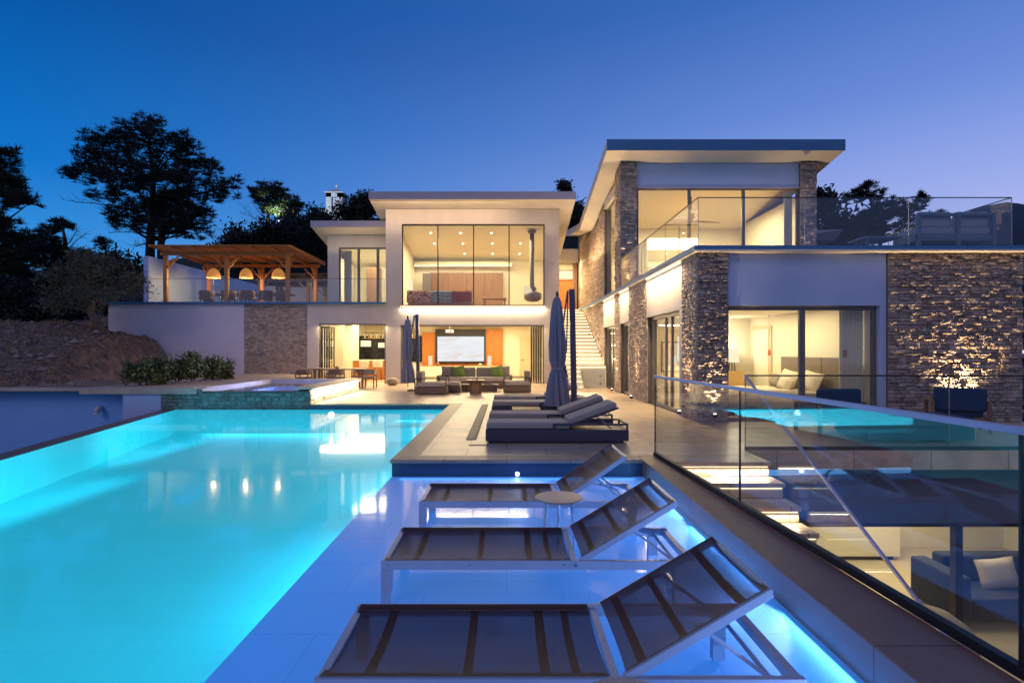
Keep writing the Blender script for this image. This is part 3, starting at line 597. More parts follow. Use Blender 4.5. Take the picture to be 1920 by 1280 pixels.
MB().hexa([(-6.2,25.7,8.36),(3.11,25.7,8.36),(3.11,34.5,6.776),(-6.2,34.5,6.776),(-6.2,25.7,8.69),(3.11,25.7,8.69),(3.11,34.5,7.106),(-6.2,34.5,7.106)]).build('roof', 'white', mv)
MB().box(-6.21,3.12,25.67,25.697,8.345,8.70).build('fascia', 'fascia', mv)
MB().box(-9.08,2.22,27.0,33.3,3.0,3.62).build('ceiling', 'ceiling', mv)
MB().box(-5.36,2.17,27.0,33.3,3.63,3.70).build('upper_floor', 'oak', mv)
MB().hexa([(-5.35,27.01,7.86),(2.16,27.01,7.86),(2.16,33.29,6.79),(-5.35,33.29,6.79),(-5.35,27.01,7.92),(2.16,27.01,7.92),(2.16,33.29,6.85),(-5.35,33.29,6.85)]).build('upper_ceiling', 'ceiling', mv)
def window(parent, x0, x1, z0, z1, y, mull, fw=.055, fd=.08, mat='greymetal', mw=.05, name='window', axis='x', gmat='glass'):
    f = MB()
    def bx(m_, a0, a1, b0, b1, d0, d1):
        if axis == 'x': m_.box(a0, a1, y+d0, y+d1, b0, b1)
        else: m_.box(y+d0, y+d1, a0, a1, b0, b1)
    bx(f, x0, x1, z1-fw, z1, 0, fd); bx(f, x0, x1, z0, z0+fw, 0, fd); bx(f, x0, x0+fw, z0+fw, z1-fw, 0, fd); bx(f, x1-fw, x1, z0+fw, z1-fw, 0, fd)
    for m_ in mull: bx(f, m_-mw/2, m_+mw/2, z0+fw, z1-fw, 0.001, fd-.001)
    fo = f.build(name, mat, parent, bevel=.004)
    ed = [x0+fw]+[q for m_ in mull for q in (m_-mw/2, m_+mw/2)]+[x1-fw]
    for i in range(0, len(ed), 2):
        g = MB(); bx(g, ed[i], ed[i+1], z0+fw, z1-fw, fd*.4, fd*.4+.014); g.build('pane', gmat, fo)
    return fo
window(mv, -4.92, 1.78, 3.64, 7.47, 26.80, [(821-CX)*26.8/F, (888-CX)*26.8/F, (954.5-CX)*26.8/F], mat='darkmetal', mw=.05)
MB().box(-5.0,1.86,26.52,26.695,3.62,3.655).build('sill', 'white', mv); MB().box(-4.95,1.81,26.55,26.70,3.59,3.617).build('led_strip', 'led', mv)
for y_ in (25.6,27.8,30.0,32.0): spot('added_wall_spot', (2.75,y_,7.0-.18*(y_-27)), (4.15,y_,4.2), 330, (1,.68,.34), 110, 1)  # spots added to warm the stone beside the stairs, no fixtures
area('facade_led_light', (-1.57,26.58,3.56), 6.7, 85, WARMW, (R(18),0,0), sy=.04)
# opening frames and folded doors
def open_frame(xa, xb, zt):
    f = MB(); f.box(xa, xa+.06, 26.72, 26.9, .0, zt); f.box(xb-.06, xb, 26.72, 26.9, 0, zt); f.box(xa+.06, xb-.06, 26.72, 26.9, zt-.06, zt); f.build('door_frame', 'greymetal', mv)
open_frame(-8.78,-5.66,2.80); open_frame(-4.97,1.75,2.75)
def folded(x, sgn, n, label):
    for i in range(n):
        xx = x+sgn*i*.11; d = MB(); d.box(xx-.025, xx+.025, 26.75, 26.83, .03, 2.70); d.box(xx-.025, xx+.025, 27.5, 27.58, .03, 2.70); d.box(xx-.025, xx+.025, 26.83, 27.5, 2.62, 2.70); d.box(xx-.025, xx+.025, 26.83, 27.5, .03, .11)
        o = d.build('folding_door', 'darkmetal', mv); MB().box(xx-.007, xx+.007, 26.83, 27.5, .11, 2.62).build('pane', 'glass', o)
        MB().tube([(xx, 26.72, 1.0), (xx, 26.72, 1.2)], .012, 6).build('handle', 'steel', o)
folded(-8.66, 1, 4, ''); folded(-4.85, 1, 3, ''); folded(1.62, -1, 5, '')
# left wing upper
lw = MB()
for (xa, xb, za, zb) in ((-9.10,-8.54,3.80,7.40),(-8.54,-5.67,6.79,7.40)): lw.box(xa, xb, 29.0, 29.25, za, zb)
lw.box(-9.10,-8.85,29.25,34,3.8,6.5); lw.build('wing_wall', 'white', mv)
MB().box(-8.85,-5.67,33.4,33.6,3.8,6.5).build('wing_back_wall', 'interior', mv); MB().hexa([(-8.85,29.25,7.2),(-5.67,29.25,7.2),(-5.67,33.4,6.45),(-8.85,33.4,6.45),(-8.85,29.25,7.26),(-5.67,29.25,7.26),(-5.67,33.4,6.51),(-8.85,33.4,6.51)]).build('wing_ceiling', 'ceiling', mv)
MB().hexa([(-9.61,28.0,7.62),(-5.68,28.0,7.62),(-5.68,34,6.50),(-9.61,34,6.50),(-9.61,28.0,7.90),(-5.68,28.0,7.90),(-5.68,34,6.78),(-9.61,34,6.78)]).build('roof', 'white', mv)
MB().box(-9.62,-5.67,27.97,27.997,7.60,7.91).build('fascia', 'fascia', mv)
window(mv, -8.54,-5.67,3.80,6.79,29.06,[(672-CX)*29/F,(708-CX)*29/F], mw=.14, fw=.08)
area('wing_room_light', (-7.2,31.3,6.6), 2, 210, ROOM, sy=3)
o = B(-8.0,-7.3,32.6,33.3,3.82,6.3).build('wardrobe', 'walnut', bevel=.01); tag(o, 'tall brown wardrobe in the upper left wing room', 'wardrobe')
# terrace slab
ts = MB(); ts.box(-18.7,-5.67,26.50,28.99,3.72,3.81); ts.box(-18.7,-9.11,28.99,42.3,3.72,3.81)
struct(ts, 'terrace_slab', 'bluefascia', 'dark edged terrace slab carrying the pergola', 'terrace', origin=(0,0,0))
o = B(-18.64,-12.3,26.7,27.0,-.2,3.715).build('retaining_wall', 'lilac'); tag(o, 'tall white retaining wall tinted lilac under the pergola terrace', 'wall')
sc_ = thing('stone_wall_panel', 'stone clad wall panel with outdoor shower below the pergola terrace', 'wall', (-10.8,26.8,0))
MB().box(-12.3,-9.335,26.78,27.0,-.2,3.715).build('wall', 'mortar', sc_); s = MB(); stones(s, (-12.3,26.77,0.3), (1,0,0), (0,-1,0), 2.965, .02, 3.715, seed=12, rh=(.06,.11), lw=(.08,.2), prot=.05, sub=2); s.build('stone_cladding', 'stone', sc_)
sh = thing('outdoor_shower', 'slim outdoor shower on the stone wall panel', 'shower', at(486,660,26.65)); c = WL[sh]
MB().tube([c, c+Vector((0,0,1.35)), c+Vector((0,-.12,1.42))], .015, 8).build('pipe', 'steel', sh); MB().box(c.x-.16, c.x+.16, c.y-.1, c.y-.01, c.z-.03, c.z+.03).build('mixer_bar', 'steel', sh); MB().lathe(c+Vector((0,-.16,1.38)), [(.08,0),(.08,.02)], 14).build('shower_head', 'steel', sh)
# terrace walls
o = B(-18.45,-18.2,29.0,42.0,3.81,6.35).build('terrace_wall', 'bluewhite'); tag(o, 'blue tinted white side wall of the pergola terrace', 'wall')
o = B(-18.45,-9.0,42.0,42.25,3.81,6.30).build('terrace_wall', 'white'); tag(o, 'warm lit white back wall of the pergola terrace', 'wall')
# entrance between buildings
en = thing('entrance_porch', 'lit entrance with timber door between the two villas', 'entrance', (3.3,33,3.8))
MB().box(2.47,4.12,32.9,33.3,6.64,7.40).build('lintel', 'white', en); MB().box(2.47,4.12,31.2,36,3.62,3.80).build('landing', 'deck', en)
MB().box(2.9,3.85,33.36,33.42,3.81,5.65).build('door', 'orange', en, bevel=.004)
f = MB(); f.box(2.80,2.9,33.3,33.45,3.8,6.64); f.box(3.85,3.95,33.3,33.45,3.8,6.64); f.box(2.9,3.85,33.3,33.45,5.65,5.72); f.box(2.9,3.85,33.3,33.45,6.2,6.27); f.build('frame', 'teak', en)
MB().box(2.9,3.85,33.38,33.39,5.72,6.2).build('transom', 'shade', en); MB().box(2.9,3.85,33.38,33.40,6.27,6.64).build('transom', 'ceiling', en)
MB().box(3.95,4.12,33.35,33.45,3.8,6.64).build('side_panel', 'walnut', en); MB().box(2.47,2.8,33.35,33.45,3.8,6.64).build('side_panel', 'walnut', en)
MB().tube([(3.0,33.30,4.6),(3.0,33.30,5.2)], .015, 8).build('handle', 'steel', en)
area('porch_light', (3.3,31.9,6.6), 1.0, 150, WARM)
# staircase up
us = thing('garden_staircase', 'wide lit staircase climbing between the two villas to the entrance', 'staircase', (3.3,27,0))
n = 18; z0 = .76; dz = (3.8-z0)/n; ys, ye = 23.55, 31.2; dy = (ye-ys)/n
for i in range(n):
    y = ys+i*dy; z = z0+dz*(i+1) if i < n-1 else 3.79
    MB().box(2.50,4.10,y,y+dy+.02,z-.05,z).build('step', 'ceiling', us)
    MB().box(2.50,4.10,y+.05,y+dy,z-dz-.01,z-.051).build('riser', 'ceiling', us); MB().box(2.52,4.08,y+.022,y+.04,z-.085,z-.052).build('led_strip', 'ledsoft', us)
for i in range(4):
    y = 22.4+i*.29; z = .19*(i+1); MB().box(2.50,3.02,y,y+.31,z-.05,z-.001).build('step', 'ceiling', us); MB().box(2.5,3.02,y+.05,y+.29,z-.2,z-.052).build('riser', 'ceiling', us); MB().box(2.52,3.0,y+.022,y+.04,z-.085,z-.053).build('led_strip', 'ledsoft', us)
MB().box(3.03,4.10,23.5,23.56,0,.75).build('plinth', 'white', us)
g_ = MB().box(3.0,4.05,23.44,23.452,.05,.95).build('glass_panel', 'glass', us)
b_ = MB()
for x in (3.1,3.85):
    for z in (.2,.5): b_.tube([(x,23.43,z),(x,23.5,z)], .03, 10)
b_.build('bolt', 'steel', us)
for i in range(5): area('stair_light', (3.3,24.2+i*1.5,z0+.42+i*1.5*.397), 1.5, 80, (1,.74,.40), (R(-40),0,0), sy=.05)
# ================================================================== STONE VILLA (RIGHT)
gv = thing('stone_villa', 'modern two storey villa with split stone columns and upper balcony', 'villa', (7.7,12.4,0))
st1 = MB()
stones(st1, (4.13,12.38,0), (1,0,0), (0,-1,0), .66, 0, 3.66, seed=21, rh=(.04,.095), lw=(.06,.22), prot=.07, sub=4); st1.build('stone_column', 'dimstone', gv)
st2 = MB(); stones(st2, (8.27,12.38,0), (1,0,0), (0,-1,0), 2.91, 0, 3.66, seed=22, rh=(.04,.095), lw=(.07,.25), prot=.07, sub=4); st2.build('stone_wall', 'dimstone', gv)
for k, (ya, yb, za, zb) in enumerate(((12.38,13.37,0,3.66),(16.72,19.15,0,3.66),(20.7,21.7,0,3.66))):
    s = MB(); stones(s, (4.13,ya,0), (0,1,0), (-1,0,0), yb-ya, za, zb, seed=30+k, rh=(.045,.10), lw=(.06,.2), prot=.05); s.build('stone_pier', 'stone', gv)
def rz_(y): return 8.53-.16*(y-19.9) if y < 27.4 else 7.33+.15*(y-27.4)
s = MB()
for ya, yb in ((24.1,25.5),(25.5,27.4),(27.4,29.7),(29.7,32.0)):
    stones(s, (4.13,ya,0), (0,1,0), (-1,0,0), yb-ya, 0, min(rz_(ya), rz_(yb))-.03, seed=int(ya*10), rh=(.045,.10), lw=(.06,.2), prot=.05)
stones(s, (4.13,20.7,3.8), (0,1,0), (-1,0,0), 1.0, 3.82, rz_(21.7), seed=44, rh=(.045,.10), lw=(.06,.2), prot=.05)
s.build('stone_side_wall', 'stone', gv)
class SepMB:
    def __init__(s, nm, mt, par): s.a = (nm, mt, par)
    def box(s, *q): MB().box(*q).build(*s.a)
    def hexa(s, q): MB().hexa(q).build(*s.a)
bk = SepMB('core_wall', 'mortar', gv)
bk.box(4.14,4.79,12.39,12.66,0,3.66); bk.box(8.27,11.18,12.39,12.66,0,3.66); bk.box(4.14,4.40,12.66,13.37,0,3.66); bk.box(4.14,4.40,16.72,19.15,0,3.66); bk.box(4.14,4.40,20.7,21.7,0,3.66); bk.box(4.14,4.40,24.1,33,0,6.9)
bk.box(11.0,11.18,12.66,20.7,0,3.66)
for ya, yb in ((24.1,27.4),): bk.hexa([(4.14,ya,6.9),(4.4,ya,6.9),(4.4,yb,6.9),(4.14,yb,6.9),(4.14,ya,rz_(ya)-.02),(4.4,ya,rz_(ya)-.02),(4.4,yb,rz_(yb)-.02),(4.14,yb,rz_(yb)-.02)])
bk.hexa([(4.14,27.4,6.9),(4.4,27.4,6.9),(4.4,33,6.9),(4.14,33,6.9),(4.14,27.4,7.3),(4.4,27.4,7.3),(4.4,33,8.1),(4.14,33,8.1)])
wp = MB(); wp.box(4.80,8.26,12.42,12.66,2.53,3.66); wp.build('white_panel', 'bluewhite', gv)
wp = SepMB('side_panel', 'white', gv)
for ya, yb in ((13.37,16.72),(19.15,20.7),(21.7,24.1)): wp.box(4.10,4.38,ya+.001,yb-.001,2.52,3.66)
MB().box(4.10,4.26,13.372,13.55,0,2.519).build('reveal', 'white', gv); MB().box(8.14,8.265,12.43,12.66,0,2.529).build('reveal', 'bluewhite', gv)
window(gv, 4.80,8.13,0.0,2.52,12.56,[6.51], mw=.13, fw=.085)
def sidewin(ya, yb, z0, z1, mull, mw=.10): window(gv, ya, yb, z0, z1, 4.24, mull, mw=mw, fw=.09, axis='y')
sidewin(13.55,16.715,0,2.515,[14.75,15.3]); sidewin(19.155,20.695,0,2.515,[19.9]); sidewin(21.705,24.095,0,2.515,[22.9]); sidewin(21.705,24.095,3.82,7.5,[])
# floors and rooms
MB().box(4.41,8.1,12.67,19.0,-.28,.004).build('bedroom_floor', 'oak', gv); MB().box(4.41,8.1,12.67,19.0,2.62,2.75).build('bedroom_ceiling', 'ceiling', gv)
MB().box(8.1,8.25,12.67,19.0,0,2.62).build('bedroom_wall', 'interior', gv); MB().box(4.41,8.1,19.0,19.15,0,2.62).build('bedroom_wall', 'interior', gv)
MB().box(4.41,8.1,19.16,24.0,2.62,2.75).build('rear_ceiling', 'ceiling', gv); MB().box(6.8,6.9,19.16,24.1,0,2.62).build('rear_wall', 'interior', gv)
sl = MB(); sl.box(4.0,11.3,12.15,20.6,3.70,3.79); sl.box(4.0,11.3,20.6,33,3.70,3.79)
sl.build('balcony_slab', 'bluefascia', gv); MB().box(3.985,11.32,12.12,12.16,3.665,3.698).build('slab_trim', 'ceiling', gv); MB().box(4.02,11.28,12.17,33,3.662,3.699).build('slab_soffit', 'white', gv)
for ya, yb in ((13.42,16.68),(19.2,20.65),(21.75,24.05)):
    MB().box(4.06,4.092,ya,yb,3.60,3.655).build('led_strip', 'led', gv)
    area('slab_led_light', (3.93,(ya+yb)/2,3.56), .05, 34*(yb-ya), WARM, (0,R(4),0), sy=yb-ya)
# upper storey
s = MB(); stones(s, (4.13,20.7,3.8), (1,0,0), (0,-1,0), .59, 3.80, 8.36, seed=50, rh=(.08,.15), lw=(.1,.3), prot=.06, sub=4); s.build('stone_column', 'dimstone', gv)
s = MB(); stones(s, (10.65,20.7,3.8), (1,0,0), (0,-1,0), .59, 3.80, 8.36, seed=51, rh=(.08,.15), lw=(.1,.3), prot=.06, sub=4); s.build('stone_column', 'dimstone', gv)
u = MB(); u.box(4.14,4.72,20.71,20.95,3.8,8.36); u.box(10.65,11.23,20.71,20.95,3.8,8.36); u.box(4.14,4.4,20.95,21.7,3.8,8.2); u.box(11.0,11.24,20.95,27.2,3.8,7.3); u.build('upper_core_wall', 'mortar', gv)
MB().box(4.721,10.649,20.80,21.0,7.50,8.36).build('frieze', 'bluewhite', gv); MB().box(4.13,4.38,21.702,24.098,7.5,7.83).build('side_frieze', 'white', gv)
MB().box(4.72,10.65,20.74,20.80,7.44,7.498).build('window_head', 'fascia', gv)
window(gv, 4.72,10.65,3.82,7.49,20.82,[(1293-CX)*20.8/F,(1394.7-CX)*20.8/F], mw=.11, fw=.09)
ui = MB(); ui.box(4.41,11.0,27.0,27.2,3.8,7.4); ui.build('upper_back_wall', 'interior', gv); MB().box(10.99,10.998,20.95,27.0,3.8,7.4).build('upper_side_wall', 'interior', gv)
MB().hexa([(4.41,21.0,8.26),(10.99,21.0,8.26),(10.99,27.0,7.3),(4.41,27.0,7.3),(4.41,21.0,8.32),(10.99,21.0,8.32),(10.99,27.0,7.36),(4.41,27.0,7.36)]).build('upper_ceiling', 'ceiling', gv)
MB().box(4.41,10.99,20.95,27.0,3.80,3.83).build('upper_floor', 'oak', gv)
MB().hexa([(3.5,19.9,8.53),(11.79,19.9,8.53),(11.79,27.4,7.33),(3.5,27.4,7.33),(3.5,19.9,8.89),(11.79,19.9,8.89),(11.79,27.4,7.69),(3.5,27.4,7.69)]).build('roof', 'white', gv)
MB().box(3.49,11.80,19.87,19.897,8.515,8.90).build('fascia', 'bluefascia', gv)
MB().hexa([(3.5,27.41,7.33),(11.79,27.41,7.33),(11.79,33.5,8.25),(3.5,33.5,8.25),(3.5,27.41,7.66),(11.79,27.41,7.66),(11.79,33.5,8.58),(3.5,33.5,8.58)]).build('roof', 'white', gv)
MB().hexa([(11.3,25,6.35),(14.6,25.4,6.45),(14.6,30,6.3),(11.3,30,6.3),(11.3,25,6.75),(14.75,25,6.85),(14.75,30,6.8),(11.3,30,6.75)]).build('roof', 'fascia', gv)
MB().box(11.25,14.0,25.8,30,0,6.34).build('annex_wall', 'white', gv)
# ================================================================== ROOM LIGHTS
area('upper_living_light', (-1.6,30,7.1), 5.5, 620, ROOM, sy=3.5)
area('lounge_light', (-1.6,30,2.95), 5.5, 520, ROOM, sy=4); area('kitchen_light', (-7.3,30,2.95), 2.5, 260, ROOM, sy=4)
area('bedroom_light', (6.3,15.8,2.58), 2.6, 190, ROOM, sy=4); area('rear_room_light', (5.6,21.5,2.58), 1.6, 110, ROOM, sy=3)
area('upper_bedroom_light', (7.7,23.8,7.3), 4.5, 620, ROOM, sy=2.5)
# added soffit and facade fills, floating without fixtures
area('added_soffit_fill', (-1.57,26.0,6.9), 8.0, 24, WARM, (R(180),0,0), sy=.5)
area('added_wing_soffit_fill', (-7.6,28.4,6.4), 3.0, 9, WARM, (R(180),0,0), sy=.4)
area('added_side_soffit_fill', (3.75,24.2,5.6), .3, 60, WARM, (0,R(180),0), sy=6)
area('added_villa_soffit_fill', (7.7,20.2,6.6), 6.6, 12, (1,.80,.55), (R(180),0,0), sy=.4)
area('added_facade_fill', (-3.4,25.9,8.3), 7, 95, (1,.66,.40), (R(20),0,0), sy=.3); area('added_opening_fill', (-1.6,26.62,2.72), 6.4, 260, WARM, (R(-35),0,0), sy=.08); area('added_opening_fill', (-7.2,26.62,2.77), 3.0, 130, WARM, (R(-35),0,0), sy=.08)  # added warm fills for the facade and the deck before the openings
M['cream_top'] = pm('beige_table_top', (.42,.36,.33), (.38,.32,.30), scale=20, rough=.4)
M['pole_blue'] = pm('parasol_pole_coating', (.09,.085,.15), (.07,.065,.12), scale=3, rough=.35)
M['base_brown'] = pm('woven_brown_base', (.22,.145,.10), (.17,.11,.08), scale=40, rough=.7, bump=.4, bscale=90)
M['ledcream'] = emat('cream_lamp_glow', (1,.80,.52), .95)
M['door_cream'] = pm('cream_door_paint', (.66,.54,.36), (.62,.50,.33), rough=.5)
M['duskwood'] = pm('dusk_tinted_wood', (.09,.17,.26), (.07,.14,.22), rough=.6)  # wood frame with the blue dusk light put into its colour
M['bluegrey'] = pm('dusk_tinted_fabric', (.30,.34,.42), (.26,.3,.38), scale=40, rough=.9, bump=.3, bscale=120)  # cushion colour carries the same blue dusk light
# ================================================================== UPLIGHTS
def uplight(loc, tgt, power, label, ang=38, fix=True, rad=.012):
    if fix:
        o = thing('uplight', label, 'uplight', loc, 'uplights on the stone walls'); c = Vector(loc)
        MB().box(c.x-.04,c.x+.04,c.y-.04,c.y+.04,c.z-.05,c.z+.03).build('housing', 'darkmetal', o, bevel=.006); MB().lathe((c.x,c.y,c.z+.031), [(.03,0),(.03,.006)], 12).build('lens', 'downlight', o)
    spot('uplight_beam', (loc[0],loc[1],loc[2]+.06), tgt, power, UPL, ang, .9, rad)
uplight((4.46,12.22,.16), (4.46,12.36,4.0), 420, 'uplight at the foot of the front stone column beside the bedroom window', 60)
uplight((3.90,12.90,.16), (4.12,12.90,2.76), 412, 'uplight at the corner of the stone column on its deck side', 50)
uplight((9.75,12.20,.25), (9.75,12.36,4.0), 900, 'uplight at the foot of the wide stone wall behind the blue armchair', 110)
uplight((3.90,17.9,.10), (4.12,17.9,2.70), 562, 'uplight at the foot of the wide stone pier facing the deck', 45)
uplight((3.90,21.2,.10), (4.12,21.2,2.70), 450, 'uplight at the foot of the narrow far stone pier', 40)
uplight((4.42,20.58,3.88), (4.44,20.68,8.0), 350, 'uplight at the foot of the left upper stone column on the balcony', 60)
uplight((10.9,20.58,3.88), (10.92,20.68,8.0), 260, 'uplight at the foot of the right upper stone column on the balcony', 60)
uplight((3.90,27.0,2.35), (4.12,27.0,4.95), 412, 'uplight on the stair wall halfway up the steps', 45)
uplight((3.90,30.5,3.75), (4.12,30.5,6.35), 412, 'uplight on the stair wall near the entrance landing', 45)
# ================================================================== MESH LOUNGERS
def mesh_lounger(loc, label, bx=.69, bz=.42, wd=.77, L=2.21, hinge=1.36):
    t = thing('mesh_lounger', label, 'sun lounger', (0,0,0), 'mesh sun loungers standing in the shallow water')
    zt = .08; zf = LF; rw = .035; rh = .062
    f = MB()
    for y in (0, wd-rw): f.box(0, L, y, y+rw, zt-rh, zt)
    f.box(0, .04, rw, wd-rw, zt-rh, zt-.012); f.box(L-.045, L, rw, wd-rw, zt-rh, zt-.012); f.box(hinge-.02, hinge+.02, rw, wd-rw, zt-rh+.005, zt-.01)
    f.build('frame', 'whitemetal', t, bevel=.004)
    for x in (0.0, L-.16):
        for y in (0, wd-.05): MB().hexa([(x,y,zf+.004),(x+.07,y,zf+.004),(x+.07,y+.05,zf+.004),(x,y+.05,zf+.004),(x,y,zt-rh),(x+.075,y,zt-rh),(x+.075,y+.05,zt-rh),(x,y+.05,zt-rh)]).build('leg', 'whitemetal', t)
    def curved(x0, z0, x1, z1, y0, y1, sag, n=12, m=10):
        mb = MB(); d = Vector((x1-x0,0,z1-z0)); nn = Vector((-d.z,0,d.x)).normalized()
        for j in range(m+1):
            v = j/m
            for i in range(n+1):
                u_ = i/n; q = Vector((x0,y0+(y1-y0)*v,z0))+d*u_-nn*sag*(4*v*(1-v))**.8; mb.v.append(tuple(q))
        for j in range(m):
            for i in range(n): a = j*(n+1)+i; mb.f.append((a,a+1,a+n+2,a+n+1))
        return mb
    sg = .035
    curved(.02, zt+.004, hinge-.03, zt+.004, .02, wd-.02, sg).build('seat_sling', 'sling', t, smooth=True)
    e = Vector((hinge+bx, 0, zt+bz)); h = Vector((hinge+.03, 0, zt+.012)); dd = (e-h); nn = Vector((-dd.z,0,dd.x)).normalized()
    curved(h.x+.02*dd.x, h.z+.02*dd.z, e.x, e.z, .03, wd-.03, sg).build('back_sling', 'sling', t, smooth=True)
    bf = MB()
    for y in (.015, wd-.045): bf.hexa([tuple(p) for p in [h-nn*.045+Vector((0,y,0)), e-nn*.045+Vector((0,y,0)), e-nn*.045+Vector((0,y+.03,0)), h-nn*.045+Vector((0,y+.03,0)), h-nn*.004+Vector((0,y,0)), e-nn*.004+Vector((0,y,0)), e-nn*.004+Vector((0,y+.03,0)), h-nn*.004+Vector((0,y+.03,0))]])
    bf.bar(e-nn*.03+Vector((0,.045,0)), e-nn*.03+Vector((0,wd-.045,0)), .03, .02)
    bf.build('back_frame', 'whitemetal', t, bevel=.003)
    hm = MB()
    def strip(x0, x1, mk):
        m = mk(x0, x1); o_ = len(hm.v); hm.v += m.v; hm.f += [tuple(i+o_ for i in f_) for f_ in m.f]
    for xc, w_ in ((.20,.05),(.66,.045),(1.02,.05),(1.17,.04)): strip(xc, xc+w_, lambda a, b: curved(a, zt-.010, b, zt-.010, .03, wd-.03, sg+.002, 2))
    for (ya, yb) in ((.03,.085),(wd-.085,wd-.03)): hm.add([(.03,ya,zt-.004),(hinge-.04,ya,zt-.004),(hinge-.04,yb,zt-.018),(.03,yb,zt-.018)], [(0,1,2,3)])
    hm.build('seat_hem', 'slingbar', t)
    hm = MB()
    for k0, k1 in ((.10,.16),(.40,.45),(.80,.86)):
        a = h+dd*k0-nn*.012; b = h+dd*k1-nn*.012; m = curved(a.x,a.z,b.x,b.z,.045,wd-.045,sg+.002,2); o_ = len(hm.v); hm.v += m.v; hm.f += [tuple(i+o_ for i in f_) for f_ in m.f]
    hm.build('back_hem', 'slingbar', t)
    for y in (-.004, wd+.001): MB().tube([(hinge,y,zt-.03),(hinge,y+.004,zt-.03)], .013, 12).build('hinge_bolt', 'steel', t)
    for xx in (.05, .62, hinge-.08): MB().tube([(xx,-.0035,zt-.028),(xx,.0,zt-.028)], .006, 8).build('screw', 'steel', t)
    pr = MB(); mid = h+dd*.55
    for y in (.10, wd-.10): pr.tube([(mid.x,y,mid.z-.03),(hinge+.62*bx+.30,y,zt-.05)], .011, 6)
    pr.tube([(hinge+.62*bx+.30,.04,zt-.05),(hinge+.62*bx+.30,wd-.04,zt-.05)], .012, 6); pr.build('prop_stand', 'whitemetal', t)
    t.location = loc; return t
mesh_lounger((-.865,2.555,0), 'largest foreground mesh lounger with raised backrest in the water', .69, .40)
mesh_lounger((-.88,3.99,0), 'middle mesh lounger between the round side table and the foreground lounger', .70, .417)
mesh_lounger((-.857,5.56,0), 'farthest mesh lounger with steep backrest standing nearest the deck riser', .64, .446)
def round_table(loc, label):
    o = thing('side_table', label, 'side table', loc, 'round side tables in the shallow water'); x, y, z = loc
    MB().lathe((x,y,.225), [(.0,0),(.20,0),(.215,.006),(.215,.014),(.21,.02),(0,.02)], 48, cap=False).build('tabletop', 'cream_top', o)
    for a in (.4, 2.5, 4.6): MB().tube([(x+.13*math.cos(a),y+.13*math.sin(a),.224),(x+.16*math.cos(a),y+.16*math.sin(a),LF+.005)], .013, 8).build('leg', 'whitemetal', o)
round_table((.467,5.10,LF), 'small round beige side table between the two far mesh loungers')
round_table((.45,2.07,LF), 'small round side table cut off at the bottom edge of the picture')
# ================================================================== CUSHIONED LOUNGERS
def cushion_lounger(y, label, up=True, w=.75):
    t = thing('cushioned_lounger', label, 'sun lounger', (-.35,y,0), 'cushioned sun loungers in a row on the deck'); x = -.35
    MB().box(x,x+2.38,y,y+w,.045,.235).build('base', 'navy', t, bevel=.006); MB().box(x+.06,x+2.30,y+.05,y+w-.05,0,.045).build('plinth', 'navy', t)
    f = MB()
    for yy in (y+.012, y+w-.04):
        f.box(x+1.12,x+2.375,yy,yy+.028,.305,.335); f.box(x+2.34,x+2.375,yy,yy+.028,.236,.304); f.box(x+1.12,x+1.16,yy,yy+.028,.236,.304)
    f.box(x+2.34,x+2.375,y+.04,y+w-.04,.305,.335); f.build('side_frame', 'navy', t, bevel=.004)
    MB().box(x+.01,x+1.41,y+.045,y+w-.045,.237,.345).build('seat_cushion', 'greycush', t, bevel=.035, seg=4)
    a = R(20 if up else 3); p = Vector((x+1.40,0,.30)); d = Vector((math.cos(a),0,math.sin(a))); n_ = Vector((-d.z,0,d.x)); Lb = .86
    def slab(o0, t0, t1, m, nm, bv):
        q = [p+d*o0+n_*t0, p+d*(o0+Lb)+n_*t0]; r_ = [p+d*o0+n_*t1, p+d*(o0+Lb)+n_*t1]
        MB().hexa([(q[0].x,y+.05,q[0].z),(q[1].x,y+.05,q[1].z),(q[1].x,y+w-.05,q[1].z),(q[0].x,y+w-.05,q[0].z),(r_[0].x,y+.05,r_[0].z),(r_[1].x,y+.05,r_[1].z),(r_[1].x,y+w-.05,r_[1].z),(r_[0].x,y+w-.05,r_[0].z)]).build(nm, m, t, bevel=bv, seg=4)
    slab(.02, -.02, .0, 'navy', 'back_board', .003); slab(.0, .002, .105, 'greycush', 'back_cushion', .035)
    if up: m_ = p+d*.5; MB().tube([(m_.x,y+.1,m_.z-.02),(x+2.1,y+.1,.24)], .012, 6).build('prop', 'steel', t)
    return t
cushion_lounger(9.48, 'nearest cushioned lounger with raised backrest at the deck edge')
cushion_lounger(10.86, 'second cushioned lounger just behind the nearest one')
cushion_lounger(13.4, 'cushioned lounger behind the teak side table and closed parasol', up=False)
cushion_lounger(15.0, 'farthest cushioned lounger from the pool ledge with raised backrest')
o = thing('side_table', 'low teak slatted side table between the cushioned loungers', 'side table', (.4,12.4,0))
m2 = MB()
for i in range(6): m2.box(.12,.72,12.05+i*.115,12.15+i*.115,.27,.30)
m2.build('slat_top', 'teak', o); MB().box(.12,.72,12.05,12.73,.05,.268).build('body', 'navy', o, bevel=.005)
